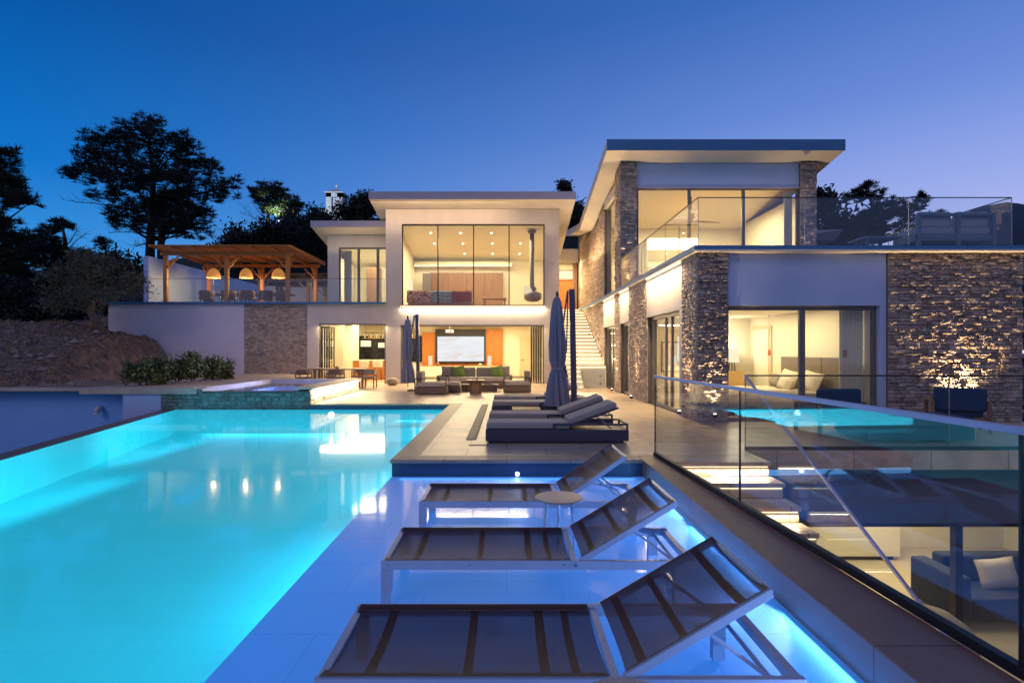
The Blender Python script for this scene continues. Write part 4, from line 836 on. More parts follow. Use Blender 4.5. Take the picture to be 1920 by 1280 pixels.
# ================================================================== CLOSED PARASOLS
def parasol(x, y, px_, label, lean=-.06, base_x=None, sc=1):
    t = thing('closed_parasol', label, 'parasol', (px_,y+.1,0), 'closed cantilever parasols')
    def fn(a, z): return 1+.30*(1-2*abs(math.sin(4*a+z*.8)))*(.5+.5*min(1,max(0,2.8-z)))+.10*math.sin(3*a+2*z)+.06*math.sin(17*a+3*z)
    prof = [(.01,2.80),(.035,2.77),(.09,2.70),(.13,2.45),(.15,2.1),(.17,1.7),(.165,1.35),(.115,1.17),(.11,1.12),(.16,1.0),(.21,.75),(.24,.45),(.25,.30)]
    MB().lathe((x,y,0), [(r*.95,z) for r, z in prof[::-1]], 110, fn, cap=False).build('canopy', 'umbrella', t, smooth=True)
    MB().lathe((x,y,1.10), [(.122,0),(.126,.04),(.122,.08)], 24, lambda a, z: 1+.1*math.sin(8*a), cap=False).build('strap', 'umbrella', t)
    MB().lathe((x,y,2.78), [(.02,0),(.035,.03),(.03,.08),(.012,.12)], 12).build('finial', 'darkmetal', t, smooth=True)
    MB().hexa([(px_-.065-lean,y+.1,.06),(px_+.065-lean,y+.1,.06),(px_+.065-lean,y+.2,.06),(px_-.065-lean,y+.2,.06),(px_-.065,y+.1,2.96),(px_+.065,y+.1,2.96),(px_+.065,y+.2,2.96),(px_-.065,y+.2,2.96)]).build('pole', 'pole_blue', t, bevel=.006)
    MB().bar((px_-.10,y+.12,2.92), (px_-.26,y+.08,1.75), .035, .05).build('arm', 'pole_blue', t); MB().bar((px_-.09,y+.14,2.92), (px_-.13,y+.10,1.5), .03, .04).build('strut', 'pole_blue', t)
    MB().box(px_-.36-lean,px_+.36-lean,y-.3,y+.42,.004,.05).build('base', 'darkmetal', t, bevel=.008)
    MB().tube([(x,y,.3),(x,y,.14)], .02, 8).build('hub', 'steel', t)
parasol(1.15, 13.0, 1.50, 'closed blue grey parasol with tall pole between the cushioned loungers')
parasol(-3.83, 22.1, -3.50, 'closed parasol standing beside the left armchair near the villa')
# ================================================================== LOUNGE SET
def armchair(x0, y0, w, dpt, facing, label):
    t = thing('outdoor_armchair', label, 'armchair', (x0+w/2,y0+dpt/2,0), 'armchairs of the outdoor lounge set')
    bx0 = x0 if facing > 0 else x0+w-.28
    MB().box(x0,x0+w,y0,y0+dpt,.03,.24).build('base', 'base_brown', t, bevel=.008)
    MB().box(x0+.04,x0+w-.04,y0+.08,y0+dpt-.08,.25,.42).build('seat_cushion', 'cream', t, bevel=.04, seg=4)
    MB().box(bx0+.04,bx0+.26,y0+.1,y0+dpt-.1,.40,.80).build('back_cushion', 'taupe', t, bevel=.06, seg=4)
    for y in (y0, y0+dpt-.05):
        f = MB(); f.box(x0,x0+w,y,y+.05,.535,.565); f.box(x0,x0+.04,y+.002,y+.048,.24,.534); f.box(x0+w-.04,x0+w,y+.002,y+.048,.24,.534); f.build('arm_frame', 'darkmetal', t, bevel=.004)
armchair(-3.27, 20.2, 1.14, 1.1, 1, 'outdoor armchair on the left facing right beside the parasol'); armchair(-.12, 21.0, 1.02, 1.0, -1, 'outdoor armchair on the right facing left near the sofa')
sf = thing('outdoor_sofa', 'long taupe outdoor sofa facing the pool in front of the open lounge', 'sofa', (-1.33,24,0))
MB().box(-2.9,.24,23.5,24.6,.03,.26).build('base', 'base_brown', sf, bevel=.01)
for x in (-2.75,-1.30): MB().box(x,x+1.43,23.52,24.3,.27,.45).build('seat_cushion', 'cream', sf, bevel=.05, seg=4)
for x in (-2.3,-1.30): MB().box(x,x+.98,24.25,24.5,.42,.84).build('back_cushion', 'taupe', sf, bevel=.07, seg=4)
for x in (-2.9,.12): MB().box(x,x+.12,23.55,24.6,.27,.52).build('armrest', 'base_brown', sf, bevel=.01)
for x, a, lb in ((-2.5,.25,'grey cushion at the left end of the outdoor sofa'),(-.12,-.3,'grey cushion at the right end of the outdoor sofa')):
    tag(MB().pillow((x,24.12,.66), (1,0,.0), (0,.25,1), (0,-1,.25), .26, .24, .09).build('cushion', 'taupe', smooth=True), lb, 'cushion')
for x, lb in ((-2.02,'green cushion on the left side of the outdoor sofa'),(-.42,'green cushion on the right side of the outdoor sofa')):
    tag(MB().pillow((x,24.0,.66), (1,0,.15), (-.15,.25,1), (0,-1,.25), .26, .24, .10).build('cushion', 'green', smooth=True), lb, 'cushion')
o = thing('coffee_table', 'square topped wooden table on a cross pedestal before the sofa', 'table', (-1.1,20.35,0))
MB().box(-1.42,-.80,20.05,20.65,.475,.505).build('tabletop', 'teak', o, bevel=.005)
MB().box(-1.24,-.98,20.2,20.5,0,.474).build('pedestal', 'teak', o, bevel=.005); MB().box(-1.32,-.90,20.32,20.38,0,.473).build('pedestal', 'teak', o)
o = thing('coffee_table', 'low wide wooden bench table in the middle of the lounge set', 'table', (-1.03,21.8,0))
MB().box(-1.78,-.29,21.5,22.1,.20,.27).build('tabletop', 'base_brown', o, bevel=.01); MB().box(-1.7,-.37,21.55,22.05,0,.199).build('plinth', 'base_brown', o)
o = thing('ottoman', 'small cream topped ottoman beside the left outdoor armchair', 'ottoman', (-2.0,20.9,0)); MB().box(-2.3,-1.7,20.9,21.5,.03,.25).build('base', 'base_brown', o, bevel=.01); MB().box(-2.28,-1.72,20.92,21.48,.251,.40).build('cushion', 'cream', o, bevel=.04)
tag(MB().lathe((-5.1,25.5,0), [(.02,.0),(.18,.02),(.27,.12),(.27,.2),(.2,.3),(.05,.34),(0.01,.34)], 28, lambda a, z: 1+.03*math.sin(14*a)).build('pouf', 'taupe', smooth=True), 'round knitted grey pouf by the white pillar', 'pouf')
# outdoor dining set
o = thing('dining_table', 'long wooden outdoor dining table beside the spa pool', 'table', (-7.1,24.2,0))
MB().box(-8.3,-5.95,23.8,24.7,.74,.79).build('tabletop', 'teak', o, bevel=.006)
for x in (-8.1,-6.25):
    for y in (23.9,24.5): MB().box(x,x+.1,y,y+.1,0,.739).build('leg', 'teak', o)
def dchair(x, y, rz, label, seat='taupe'):
    t = thing('dining_chair', label, 'chair', (0,0,0), 'chairs around the outdoor dining table')
    for sx in (-.27,.23):
        for sy in (-.26,.22): MB().box(sx,sx+.045,sy,sy+.045,0,.66 if sy > 0 else .60).build('leg', 'teak', t, bevel=.004)
    MB().box(-.26,.26,-.25,.25,.38,.46).build('seat', seat, t, bevel=.03, seg=3)
    b = MB(); pts = [(-.27,-.22),(-.28,.10),(-.20,.26),(0,.30),(.20,.26),(.28,.10),(.27,-.22)]
    for i in range(6): b.hexa([(pts[i][0],pts[i][1],.56),(pts[i+1][0],pts[i+1][1],.56),(pts[i+1][0]*.9,pts[i+1][1]*.9,.56),(pts[i][0]*.9,pts[i][1]*.9,.56),(pts[i][0],pts[i][1],.76),(pts[i+1][0],pts[i+1][1],.76),(pts[i+1][0]*.9,pts[i+1][1]*.9,.76),(pts[i][0]*.9,pts[i][1]*.9,.76)])
    b.build('backrest', seat, t); t.location = (x,y,0); t.rotation_euler = (0,0,rz)
dchair(-8.35, 23.5, PI, 'outdoor dining chair at the left near side of the dining table', 'base_brown'); dchair(-7.0, 23.5, PI, 'outdoor dining chair pushed under the near side of the dining table', 'base_brown')
dchair(-5.75, 23.9, -PI/2, 'dark outdoor dining chair at the right head of the dining table')
dchair(-7.7, 25.1, 0, 'outdoor dining chair behind the left half of the dining table'); dchair(-6.5, 25.1, 0, 'outdoor dining chair behind the right half of the dining table')
# ================================================================== GROUND FLOOR INTERIOR
o = thing('feature_wall', 'orange wood slatted wall panelling behind the projection screen', 'wall panel', (-2.5,33.2,0))
for x0, x1 in ((-4.9,-4.0),(-4.0,-3.3),(-3.3,-2.2),(-2.2,-1.3),(-1.3,-.75),(-.75,-.22)): MB().box(x0+.004,x1-.004,33.12,33.29,.0,2.80 if x0 > -4.5 else 2.6).build('panel', 'orange', o)
pp = thing('projection_screen', 'white projection screen with black border showing a pale picture', 'screen', (-2.65,33,.85))
MB().box(-4.12,-1.22,32.98,33.05,.84,2.78).build('border', 'black', pp); MB().box(-4.0,-1.31,32.965,32.979,.93,2.36).build('picture', 'screen', pp)
pj = thing('projector', 'white ceiling projector hanging before the screen', 'projector', at(843,621,30))
c = WL[pj]; MB().box(c.x-.2,c.x+.2,c.y-.15,c.y+.15,c.z-.08,c.z+.07).build('body', 'whitemetal', pj, bevel=.02); MB().tube([c+Vector((0,0,.07)),(c.x,c.y,3.0)], .02, 8).build('mount', 'steel', pj); MB().tube([c+Vector((.08,-.15,0)),c+Vector((.08,-.17,0))], .04, 12).build('lens', 'black', pj)
o = thing('media_console', 'long pale media console under the projection screen', 'console', (-2.5,32.4,0)); MB().box(-4.95,-.22,32.2,32.9,.06,.66).build('body', 'interior', o, bevel=.01); MB().box(-4.97,-.2,32.18,32.9,.661,.69).build('top', 'oak', o)
for x, lb in ((-4.35,'small glowing table lamp left of the projection screen'),(-.98,'small glowing table lamp right of the projection screen')):
    o = thing('table_lamp', lb, 'lamp', (x,32.5,.69)); MB().box(x-.11,x+.11,32.42,32.58,.73,1.25).build('lamp_shade', 'ledcream', o, bevel=.01); MB().box(x-.14,x+.14,32.38,32.62,.69,.73).build('base', 'oak', o)
o = thing('interior_door', 'closed cream interior door right of the projection screen', 'door', (1.1,33.25,0)); MB().box(.77,1.5,33.24,33.285,0,2.33).build('panel', 'door_cream', o, bevel=.004)
f = MB(); f.box(.70,.765,33.22,33.295,0,2.40); f.box(1.505,1.57,33.22,33.295,0,2.40); f.box(.765,1.505,33.22,33.295,2.34,2.40); f.build('frame', 'interior', o); MB().tube([(.85,33.2,1.0),(1.0,33.2,1.0)], .015, 6).build('handle', 'darkmetal', o)
# kitchen at left
o = thing('kitchen_wall', 'dark navy tiled kitchen wall seen through the left opening', 'wall panel', (-7,33.2,0)); MB().box(-8.75,-4.95,33.2,33.29,.9,2.4).build('tiles', 'darktile', o)
o = thing('kitchen_island', 'wooden fronted breakfast bar inside the left opening', 'kitchen counter', (-6.7,30.5,0)); MB().box(-8.2,-5.4,30.4,31.2,0,1.0).build('body', 'orange', o); MB().box(-8.25,-5.35,30.35,31.25,1.001,1.05).build('worktop', 'interior', o, bevel=.005)
for i, (px, lb) in enumerate(((683,'white bar stool on the left of the breakfast bar'),(708,'white bar stool on the right of the breakfast bar'))):
    p = at(px, 686, 29.6); x, y = p.x, p.y; o = thing('bar_stool', lb, 'stool', (x,y,0), 'bar stools at the breakfast bar')
    MB().box(x-.22,x+.22,y-.2,y+.2,.66,.74).build('seat', 'cream', o, bevel=.03); MB().lathe((x,y,.75), [(.24,0),(.27,.12),(.26,.26)], 20, cap=False).build('backrest', 'interior', o, smooth=True)
    for sx in (-.18,.18):
        for sy in (-.16,.16): MB().tube([(x+sx*.8,y+sy*.8,.66),(x+sx,y+sy,0)], .014, 6).build('leg', 'darkmetal', o)
for px, py, wd, hh, lb in ((686,644,.27,.32,'large glowing drum pendant lamp over the breakfast bar'),(715,647,.17,.26,'small glowing lamp right of the drum pendant over the bar')):
    p = at(px, py, 30.6); o = thing('pendant_lamp', lb, 'lamp', p); MB().lathe((p.x,p.y,p.z-hh/2), [(wd,0),(wd,hh)], 24).build('lamp_shade', 'shade', o); MB().tube([(p.x,p.y,p.z+hh/2),(p.x,p.y,3.0)], .008, 6).build('cord', 'black', o)
o = thing('wall_shelf', 'bright bottle shelf above the kitchen counter', 'shelf', (-6.9,33,2.0)); MB().box(-8.3,-5.2,32.9,33.19,2.25,2.28).build('board', 'oak', o); MB().box(-8.3,-5.2,32.9,33.19,2.62,2.65).build('board', 'oak', o)
for i in range(26): x = -8.2+i*.115; tag(MB().lathe((x,33.02,2.281), [(.03,0),(.035,.12),(.03,.18),(.01,.22),(.01,.27)], 8).build('bottle', random.choice(['oak','cream','walnut','glass']) if i % 3 else 'interior'), 'small bottle on the lit shelf above the kitchen', 'bottle', 'bottles on the kitchen shelf')
o = B(-8.85,-8.40,29.4,29.55,0,2.98).build('partition_wall', 'interior'); tag(o, 'narrow white partition inside the left opening', 'wall')
o = B(-8.95,-8.2,31.6,31.66,0,2.98).build('curtain', 'ceiling'); tag(o, 'white lit curtain panel inside the left opening', 'curtain')
# ================================================================== UPPER LIVING ROOM
o = thing('wall_cabinet', 'row of tall walnut cabinets at the back of the upper living room', 'cabinet', (-2.3,33,3.7))
for i in range(4): x = -4.4+i*1.05; MB().box(x+.005,x+1.045,32.8,33.29,3.71,6.02).build('door', 'walnut', o)
MB().box(-5.3,.3,32.6,33.29,6.42,6.6).build('cove', 'ceiling', o); MB().box(-5.3,.3,32.62,32.66,6.36,6.41).build('led_strip', 'ledsoft', o)
area('cove_light', (-2.6,32.75,6.3), 5, 40, WARMW, (0,0,0), sy=.1)
sofa = thing('indoor_sofa', 'long sofa with its back to the upper window', 'sofa', (-3,28,3.7)); MB().box(-4.85,-1.66,28.0,28.9,3.85,4.15).build('seat', 'cream', sofa, bevel=.04); MB().box(-4.85,-1.66,27.75,28.05,3.85,4.42).build('backrest', 'cream', sofa, bevel=.04); MB().box(-4.8,-1.7,27.8,28.8,3.71,3.85).build('plinth', 'oak', sofa)
for x0, x1, mt, lb in ((-4.85,-3.62,'throwred','red and white woven throw hanging over the left of the sofa back'),(-3.58,-2.72,'throwteal','pale teal striped throw hanging over the middle of the sofa back'),(-2.68,-1.70,'throwrug','crimson zigzag throw hanging over the right of the sofa back')):
    m2 = MB(); k = 14; prof = [(27.70,3.90),(27.71,4.2),(27.72,4.40),(27.78,4.46),(28.0,4.46),(28.09,4.38)]
    for i in range(k+1):
        x = x0+(x1-x0)*i/k
        for (yy, zz) in prof: m2.v.append((x, yy-.012*math.sin(i*2.1)-.004, zz+.008*math.sin(i*1.3)))
    for i in range(k):
        for j in range(5): a = i*6+j; m2.f.append((a,a+6,a+7,a+1))
    tag(m2.build('throw_blanket', mt), lb, 'blanket')
fp = thing('hanging_fireplace', 'grey hanging fireplace with long flue by the right window pane', 'fireplace', at(998,553,28.6)); x = (997.5-CX)*28.6/F
MB().tube([(x,28.6,7.55),(x,28.6,4.95),(x+.02,28.6,4.75),(x+.15,28.6,4.56)], .115, 16).build('flue', 'greymetal', fp, smooth=True); MB().lathe((x,28.6,7.44), [(.22,.08),(.2,0),(.12,-.05)], 20).build('ceiling_plate', 'greymetal', fp)
MB().lathe((x+.04,28.6,3.98), [(.05,.0),(.28,.03),(.43,.14),(.45,.28),(.44,.42),(.2,.52),(.1,.55)], 30).build('bowl', 'greymetal', fp, smooth=True)
ar = thing('armchair', 'low wooden framed bench with yellow cushion behind the upper window', 'bench', (-.9,28.5,3.7)); MB().box(-1.2,.0,28.2,28.8,4.05,4.17).build('cushion', 'oak', ar, bevel=.03)
for x in (-1.1,-.1): MB().box(x-.03,x+.03,28.25,28.75,3.71,4.05).build('leg', 'teak', ar)
p = at(765, 534, 31.5); o = thing('floor_lamp', 'glowing floor lamp at the left of the upper living room', 'lamp', (p.x,p.y,3.7)); MB().lathe((p.x,p.y,4.9), [(.26,0),(.26,.5)], 20).build('lamp_shade', 'shade', o); MB().tube([(p.x,p.y,3.72),(p.x,p.y,4.9)], .015, 8).build('stem', 'darkmetal', o)
o = thing('wall_picture', 'small bright framed picture on the rear wall right of the flue', 'picture', (1.4,33.2,5)); MB().box(.95,1.75,33.22,33.28,4.9,5.35).build('frame', 'interior', o); MB().box(1.0,1.7,33.2,33.219,4.95,5.30).build('canvas', 'ledcream', o)
o = B(-4.75,-4.3,32.2,32.5,3.71,5.9).build('tall_shelf', 'greymetal'); tag(o, 'narrow dark shelf left of the walnut cabinets', 'shelf')
for px, py, sx in ((997,563,.3),):
    pass
# recessed downlights in the sloped ceiling
for row, (y, pxs) in enumerate(((29.0,(808,863.5,921.5)),(30.5,(814.5,868,923,975.5)),(32.1,(871.5,924,974)))):
    zc = 7.86-(y-27.01)*(7.86-6.79)/6.28
    for k_, px in enumerate(pxs):
        x = (px-CX)*y/F; tag(MB().lathe((x,y,zc-.025), [(.0,.0),(.034,0),(.04,.02)], 14, cap=False).build('downlight', 'downlight'), 'recessed ceiling downlight in the upper living room', 'downlight', 'downlights in the upper living room ceiling')
# upper bedroom
fan = thing('ceiling_fan', 'three bladed ceiling fan in the upper bedroom', 'fan', (7.6,23.5,6.9))
MB().tube([(7.6,23.5,6.9),(7.6,23.5,7.9)], .025, 8).build('rod', 'greymetal', fan); MB().lathe((7.6,23.5,6.82), [(.04,0),(.14,.03),(.14,.12),(.05,.16)], 18).build('motor', 'greymetal', fan, smooth=True)
for a in (.25, .25+2*PI/3, .25+4*PI/3):
    d = Vector((math.cos(a),math.sin(a),0)); s_ = Vector((-d.y,d.x,0)); c = Vector((7.6,23.5,6.88))
    MB().add([tuple(c+d*.1-s_*.05), tuple(c+d*.6-s_*.11+Vector((0,0,.01))), tuple(c+d*1.35-s_*.07), tuple(c+d*1.4), tuple(c+d*1.3+s_*.06), tuple(c+d*.5+s_*.09+Vector((0,0,-.02))), tuple(c+d*.1+s_*.05)], [(0,1,2,3,4,5,6)]).build('blade', 'walnut', fan)
hb = thing('bed_headboard', 'low headboard with light strip on top in the upper bedroom', 'headboard', (6,25,3.8)); MB().box(4.8,8.2,25.0,25.15,3.83,4.9).build('panel', 'taupe', hb); MB().box(4.85,8.15,25.02,25.13,4.901,4.93).build('led_strip', 'ledsoft', hb)
# ================================================================== BEDROOM
bd = thing('double_bed', 'double bed with cream covers in the ground floor bedroom', 'bed', (6.7,14.6,0))
MB().box(5.35,7.75,13.65,15.65,.08,.30).build('bed_base', 'headboard', bd, bevel=.01); MB().box(5.38,7.75,13.67,15.63,.301,.55).build('mattress', 'linen', bd, bevel=.06, seg=4)
for y in (13.1,14.15,15.2): MB().box(7.80,7.92,y,y+1.04,.0,1.38).build('headboard', 'headboard', bd, bevel=.02)
m2 = MB(); nx_, ny_ = 22, 26; x0, x1, yy0, yy1 = 5.25, 7.0, 13.55, 15.75
for j in range(ny_+1):
    for i in range(nx_+1):
        x = x0+(x1-x0)*i/nx_; y = yy0+(yy1-yy0)*j/ny_; ex = max(0, 5.40-x)/.15; ey = max(0, 13.68-y)/.13+max(0, y-15.62)/.13
        m2.v.append((x, y, .585+.022*nz(x,y,2.5,4)-.40*min(1, max(ex, ey))**1.3))
for j in range(ny_):
    for i in range(nx_): a = j*(nx_+1)+i; m2.f.append((a,a+1,a+nx_+2,a+nx_+1))
m2.build('duvet', 'linen', bd, smooth=True)
for (x,y,z,mt,lb) in ((7.55,14.15,.80,'linen','large cream pillow leaning on the right half of the headboard'),(7.5,15.2,.80,'linen','cream pillow leaning on the left half of the headboard'),(7.25,15.3,.76,'taupe','small brown cushion in front of the left pillow'),(7.2,14.75,.70,'linen','small cream cushion in the middle of the bed')):
    k = .30 if mt == 'taupe' or 'small' in lb else .42
    tag(MB().pillow((x,y,z-.02), (0,1,.1), (.45,0,1), (-1,0,.45), k, k*.62, .11).build('pillow', mt, smooth=True), lb, 'pillow')
for y, lb in ((16.7,'wooden pendant bulb holder hanging left of the headboard'),(12.95,'wooden pendant bulb holder hanging right of the headboard')):
    o = thing('pendant_lamp', lb, 'lamp', (7.68,y,1.4)); MB().tube([(7.68,y,1.55),(7.68,y,2.62)], .006, 6).build('cord', 'black', o); MB().lathe((7.68,y,1.40), [(.035,0),(.04,.02),(.04,.15),(.02,.18)], 14).build('holder', 'orange', o)
o = thing('interior_door', 'half open pale door in the bedroom side wall', 'door', (8.05,18,0)); MB().box(8.05,8.095,17.4,18.7,.01,2.3).build('panel', 'door_cream', o); MB().box(8.03,8.049,17.52,18.58,.05,2.2).build('leaf', 'interior', o)
o = thing('bedside_console', 'small wooden console in the bedroom corner', 'console', (7.2,18.5,0)); MB().box(6.7,7.6,18.3,18.9,.3,.88).build('body', 'oak', o, bevel=.01); MB().box(6.8,7.5,18.35,18.85,0,.299).build('plinth', 'walnut', o)
o = thing('table_lamp', 'bright table lamp with dark cage legs on the bedroom console', 'lamp', (7.3,18.5,.88)); MB().lathe((7.3,18.5,1.17), [(.23,0),(.19,.42)], 20).build('lamp_shade', 'shade', o)
for a in range(6): an = a*PI/3; MB().tube([(7.3+.11*math.cos(an),18.5+.11*math.sin(an),.885),(7.3+.09*math.cos(an),18.5+.09*math.sin(an),1.17)], .008, 5).build('leg', 'black', o)
point('console_lamp_light', (7.15,18.3,1.75), 60, WARMW, .12)
o = thing('wall_screen', 'bright wall screen seen through the side sliding door', 'screen', (7.0,16,1)); MB().box(5.15,5.95,18.93,18.985,.85,1.85).build('frame', 'greymetal', o); MB().box(5.2,5.9,18.915,18.929,.9,1.8).build('picture', 'ledcream', o)
# bedroom terrace furniture (blue in the dusk)
def bluechair(x, y, rz, label):
    t = thing('blue_armchair', label, 'armchair', (0,0,0), 'blue armchairs on the bedroom terrace')
    MB().box(-.42,.42,-.40,.40,.22,.30).build('base', 'walnut', t, bevel=.005); MB().box(-.36,.36,-.38,.30,.301,.46).build('seat_cushion', 'bluecush', t, bevel=.04, seg=3); MB().box(-.40,.40,.18,.38,.40,.84).build('back_cushion', 'bluecush', t, bevel=.05, seg=3)
    for sx in (-.46,.40):
        MB().box(sx,sx+.06,-.42,.42,.56,.60).build('armrest', 'walnut', t, bevel=.006)
        for yy in (-.40,.34): MB().box(sx+.002,sx+.058,yy,yy+.06,0,.559).build('leg', 'walnut', t)
    t.location = (x,y,0); t.rotation_euler = (0,0,rz)
bluechair(6.15, 10.9, PI+.1, 'blue armchair in front of the bedroom window'); bluechair(8.75, 11.1, PI-.5, 'blue armchair in front of the wide stone wall')
o = thing('ottoman', 'large low upholstered ottoman on the bedroom terrace', 'ottoman', (6.95,9.9,0)); MB().box(6.0,7.8,9.5,10.4,.05,.26).build('base', 'bluecush', o, bevel=.02); MB().box(5.99,7.81,9.49,10.41,.262,.44).build('cushion', 'bluecush', o, bevel=.05, seg=3)
# upper balcony sofa
sf = thing('balcony_sofa', 'blue tinted slatted sofa in the corner of the upper balcony', 'sofa', (9.8,12.9,3.8))
MB().box(9.0,10.7,12.5,13.3,3.95,4.10).build('seat_frame', 'duskwood', sf, bevel=.01); MB().box(9.05,10.65,12.55,13.25,4.101,4.26).build('seat_cushion', 'bluegrey', sf, bevel=.04)
for x in (9.0,9.86,10.64): MB().box(x,x+.07,12.48,12.56,3.80,4.56).build('post', 'duskwood', sf)
MB().box(9.07,10.64,12.49,12.55,4.50,4.56).build('back_rail', 'duskwood', sf); MB().box(9.07,10.64,12.49,12.55,4.0,4.06).build('back_rail', 'duskwood', sf)
for x in (9.1,9.93): MB().box(x,x+.72,12.58,12.76,4.25,4.62).build('back_cushion', 'bluegrey', sf, bevel=.06, seg=3)
o = thing('balcony_table', 'low table beside the balcony sofa', 'table', (8.4,13,3.8)); MB().box(8.0,8.8,12.7,13.4,4.05,4.10).build('tabletop', 'duskwood', o, bevel=.006)
for x in (8.05,8.68):
    for y in (12.75,13.28): MB().box(x,x+.06,y,y+.06,3.8,4.05).build('leg', 'duskwood', o)
# lower room furniture
sf = thing('navy_sofa', 'dark navy sofa with cushions inside the sunken lower room', 'sofa', (8.6,10.4,-3.2))
MB().box(8.0,11.4,9.8,10.8,-3.1,-2.72).build('seat', 'navyfab', sf, bevel=.04); MB().box(8.1,11.4,10.6,10.9,-2.73,-2.25).build('backrest', 'navyfab', sf, bevel=.05); MB().box(7.7,8.0,9.8,10.9,-3.1,-2.35).build('armrest', 'navyfab', sf, bevel=.04)
tag(MB().pillow((8.9,10.35,-2.48), (1,0,.1), (0,.4,1), (0,-1,.4), .36, .26, .11).build('cushion', 'cream', smooth=True), 'cream cushion on the navy sofa in the lower room', 'cushion')
tag(MB().lathe((6.6,9.0,-3.19), [(.2,0),(.62,.05),(.70,.2),(.62,.42),(.35,.62),(.1,.68),(.01,.68)], 30, lambda a, z: 1+.04*math.sin(3*a+2*z)).build('bean_bag', 'taupe', smooth=True), 'large taupe bean bag on the lower level floor', 'bean bag')
o = thing('low_table', 'pale low table at the foot of the lower steps', 'table', (5.6,10.6,-3.2)); MB().box(4.9,6.2,10.2,11.2,-2.55,-2.50).build('tabletop', 'oak', o, bevel=.006)
for x in (5.0,6.0):
    for y in (10.3,11.0): MB().box(x,x+.07,y,y+.07,-3.2,-2.551).build('leg', 'oak', o)
# ================================================================== PERGOLA
def pergola(x0, x1, yf, yb, zt, label, nx, nraft, mat='pergola', z0=3.81, slope=.0):
    t = thing('pergola', label, 'pergola', ((x0+x1)/2,(yf+yb)/2,z0)); xs = [x0+(x1-x0)*i/(nx-1) for i in range(nx)]; ov = 1.0
    for yy in (yf, yb):
        for x in xs:
            MB().box(x-.09,x+.09,yy-.09,yy+.09,z0,zt-.36).build('post', mat, t, bevel=.008)
            for sg in (-1, 1):
                if x0-.1 < x+sg*.7 < x1+.1: MB().bar((x+sg*.08,yy,zt-1.0),(x+sg*.62,yy,zt-.42),.07,.10,(0,1,0)).build('brace', mat, t)
        MB().box(x0-.25,x1+.25,yy-.07,yy+.07,zt-.355,zt-.18).build('beam', mat, t, bevel=.006)
    for x in xs:
        MB().bar((x,yf+.08,zt-1.0),(x,yf+.65,zt-.42),.07,.10).build('brace', mat, t); MB().bar((x,yb-.08,zt-1.0),(x,yb-.65,zt-.42),.07,.10).build('brace', mat, t)
    for i in range(nraft): x = x0-.35+(x1-x0+.7)*i/(nraft-1); MB().hexa([(x-.045,yf-.75,zt-.06),(x+.045,yf-.75,zt-.06),(x+.045,yb+.5,zt-.17),(x-.045,yb+.5,zt-.17),(x-.045,yf-.75,zt),(x+.045,yf-.75,zt),(x+.045,yb+.5,zt-.001),(x-.045,yb+.5,zt-.001)]).build('rafter', mat, t)
    k = 34; bs = MB()
    for i in range(k): y = yf-.78+(yb-yf+1.3)*i/k; bs.box(x0-.42,x1+.42,y,y+(yb-yf+1.3)/k-.006,zt+.002,zt+.028)
    bs.build('roof_boards', mat, t); return t
pergola(-16.9,-10.85,28.3,32.4,6.62,'orange timber pergola with board roof over the dining terrace',3,8)
pergola(-15.8,-9.6,36.5,40.0,6.35,'second darker timber pergola behind the first one',3,7,'walnut')
for i, (x, lb) in enumerate(((-15.6,'leftmost of the three woven dome lamps under the pergola'),(-13.87,'middle one of the three woven dome lamps under the pergola'),(-12.16,'rightmost of the three woven dome lamps under the pergola'))):
    o = thing('woven_lamp', lb, 'lamp', (x,30.4,5.4), 'woven dome lamps under the pergola')
    MB().lathe((x,30.4,5.40), [(.34,0),(.335,.12),(.30,.28),(.22,.42),(.12,.50),(.05,.53)], 28, cap=False).build('lamp_shade', 'wicker', o, smooth=True)
    MB().ball((x,30.4,5.62), .08).build('bulb', 'bulb', o, smooth=True); MB().tube([(x,30.4,5.92),(x,30.4,6.45)], .008, 6).build('cord', 'black', o)
    point('woven_lamp_light', (x,30.35,5.35), 170, (1,.66,.30), .08)
area('terrace_lamp_light', (-12.5,38,6.1), 3, 60, WARM, sy=2)
dt = thing('terrace_table', 'long dark dining table under the front pergola', 'table', (-13.9,30.4,3.81)); MB().box(-16.2,-11.4,29.9,30.9,4.50,4.55).build('tabletop', 'walnut', dt, bevel=.005)
for x in (-15.9,-11.8): MB().box(x,x+.12,30.0,30.8,3.81,4.499).build('leg', 'walnut', dt)
tch = None; ks = ('leftmost','second','third','fourth','rightmost')
for i, x in enumerate((-15.4,-14.3,-13.3,-12.4,-11.5)):
    lb = '%s wicker terrace chair %s under the front pergola' % (ks[i], 'from the left' if 0 < i < 4 else 'of the row')
    if tch is None:
        tch = thing('terrace_chair', lb, 'chair', (x,29.3,3.81), 'wicker chairs on the pergola terrace'); MB().box(x-.32,x+.32,29.05,29.6,4.15,4.28).build('seat', 'walnut', tch, bevel=.04)
        MB().lathe((x,29.3,4.25), [(.34,0),(.38,.2),(.36,.36)], 20, cap=False).build('backrest', 'wick2', tch, smooth=True) if 'wick2' in M else MB().lathe((x,29.3,4.25), [(.34,0),(.38,.2),(.36,.36)], 20, cap=False).build('backrest', 'base_brown', tch, smooth=True)
        for sx in (-.25,.25):
            for sy in (-.2,.2): MB().tube([(x+sx,29.3+sy,3.81),(x+sx*.9,29.3+sy*.9,4.16)], .02, 6).build('leg', 'darkmetal', tch)
    else: part_copy(tch, (x, 29.3+.1*math.sin(i*3), 3.81), .3*math.sin(i*5), lb)
o = thing('bottle_lantern', 'tall dark lantern on the terrace table', 'lantern', (-12.2,30.2,4.55)); MB().lathe((-12.2,30.2,4.55), [(.07,0),(.07,.02),(.05,.05),(.05,.4),(.07,.42)], 14).build('body', 'darkmetal', o)
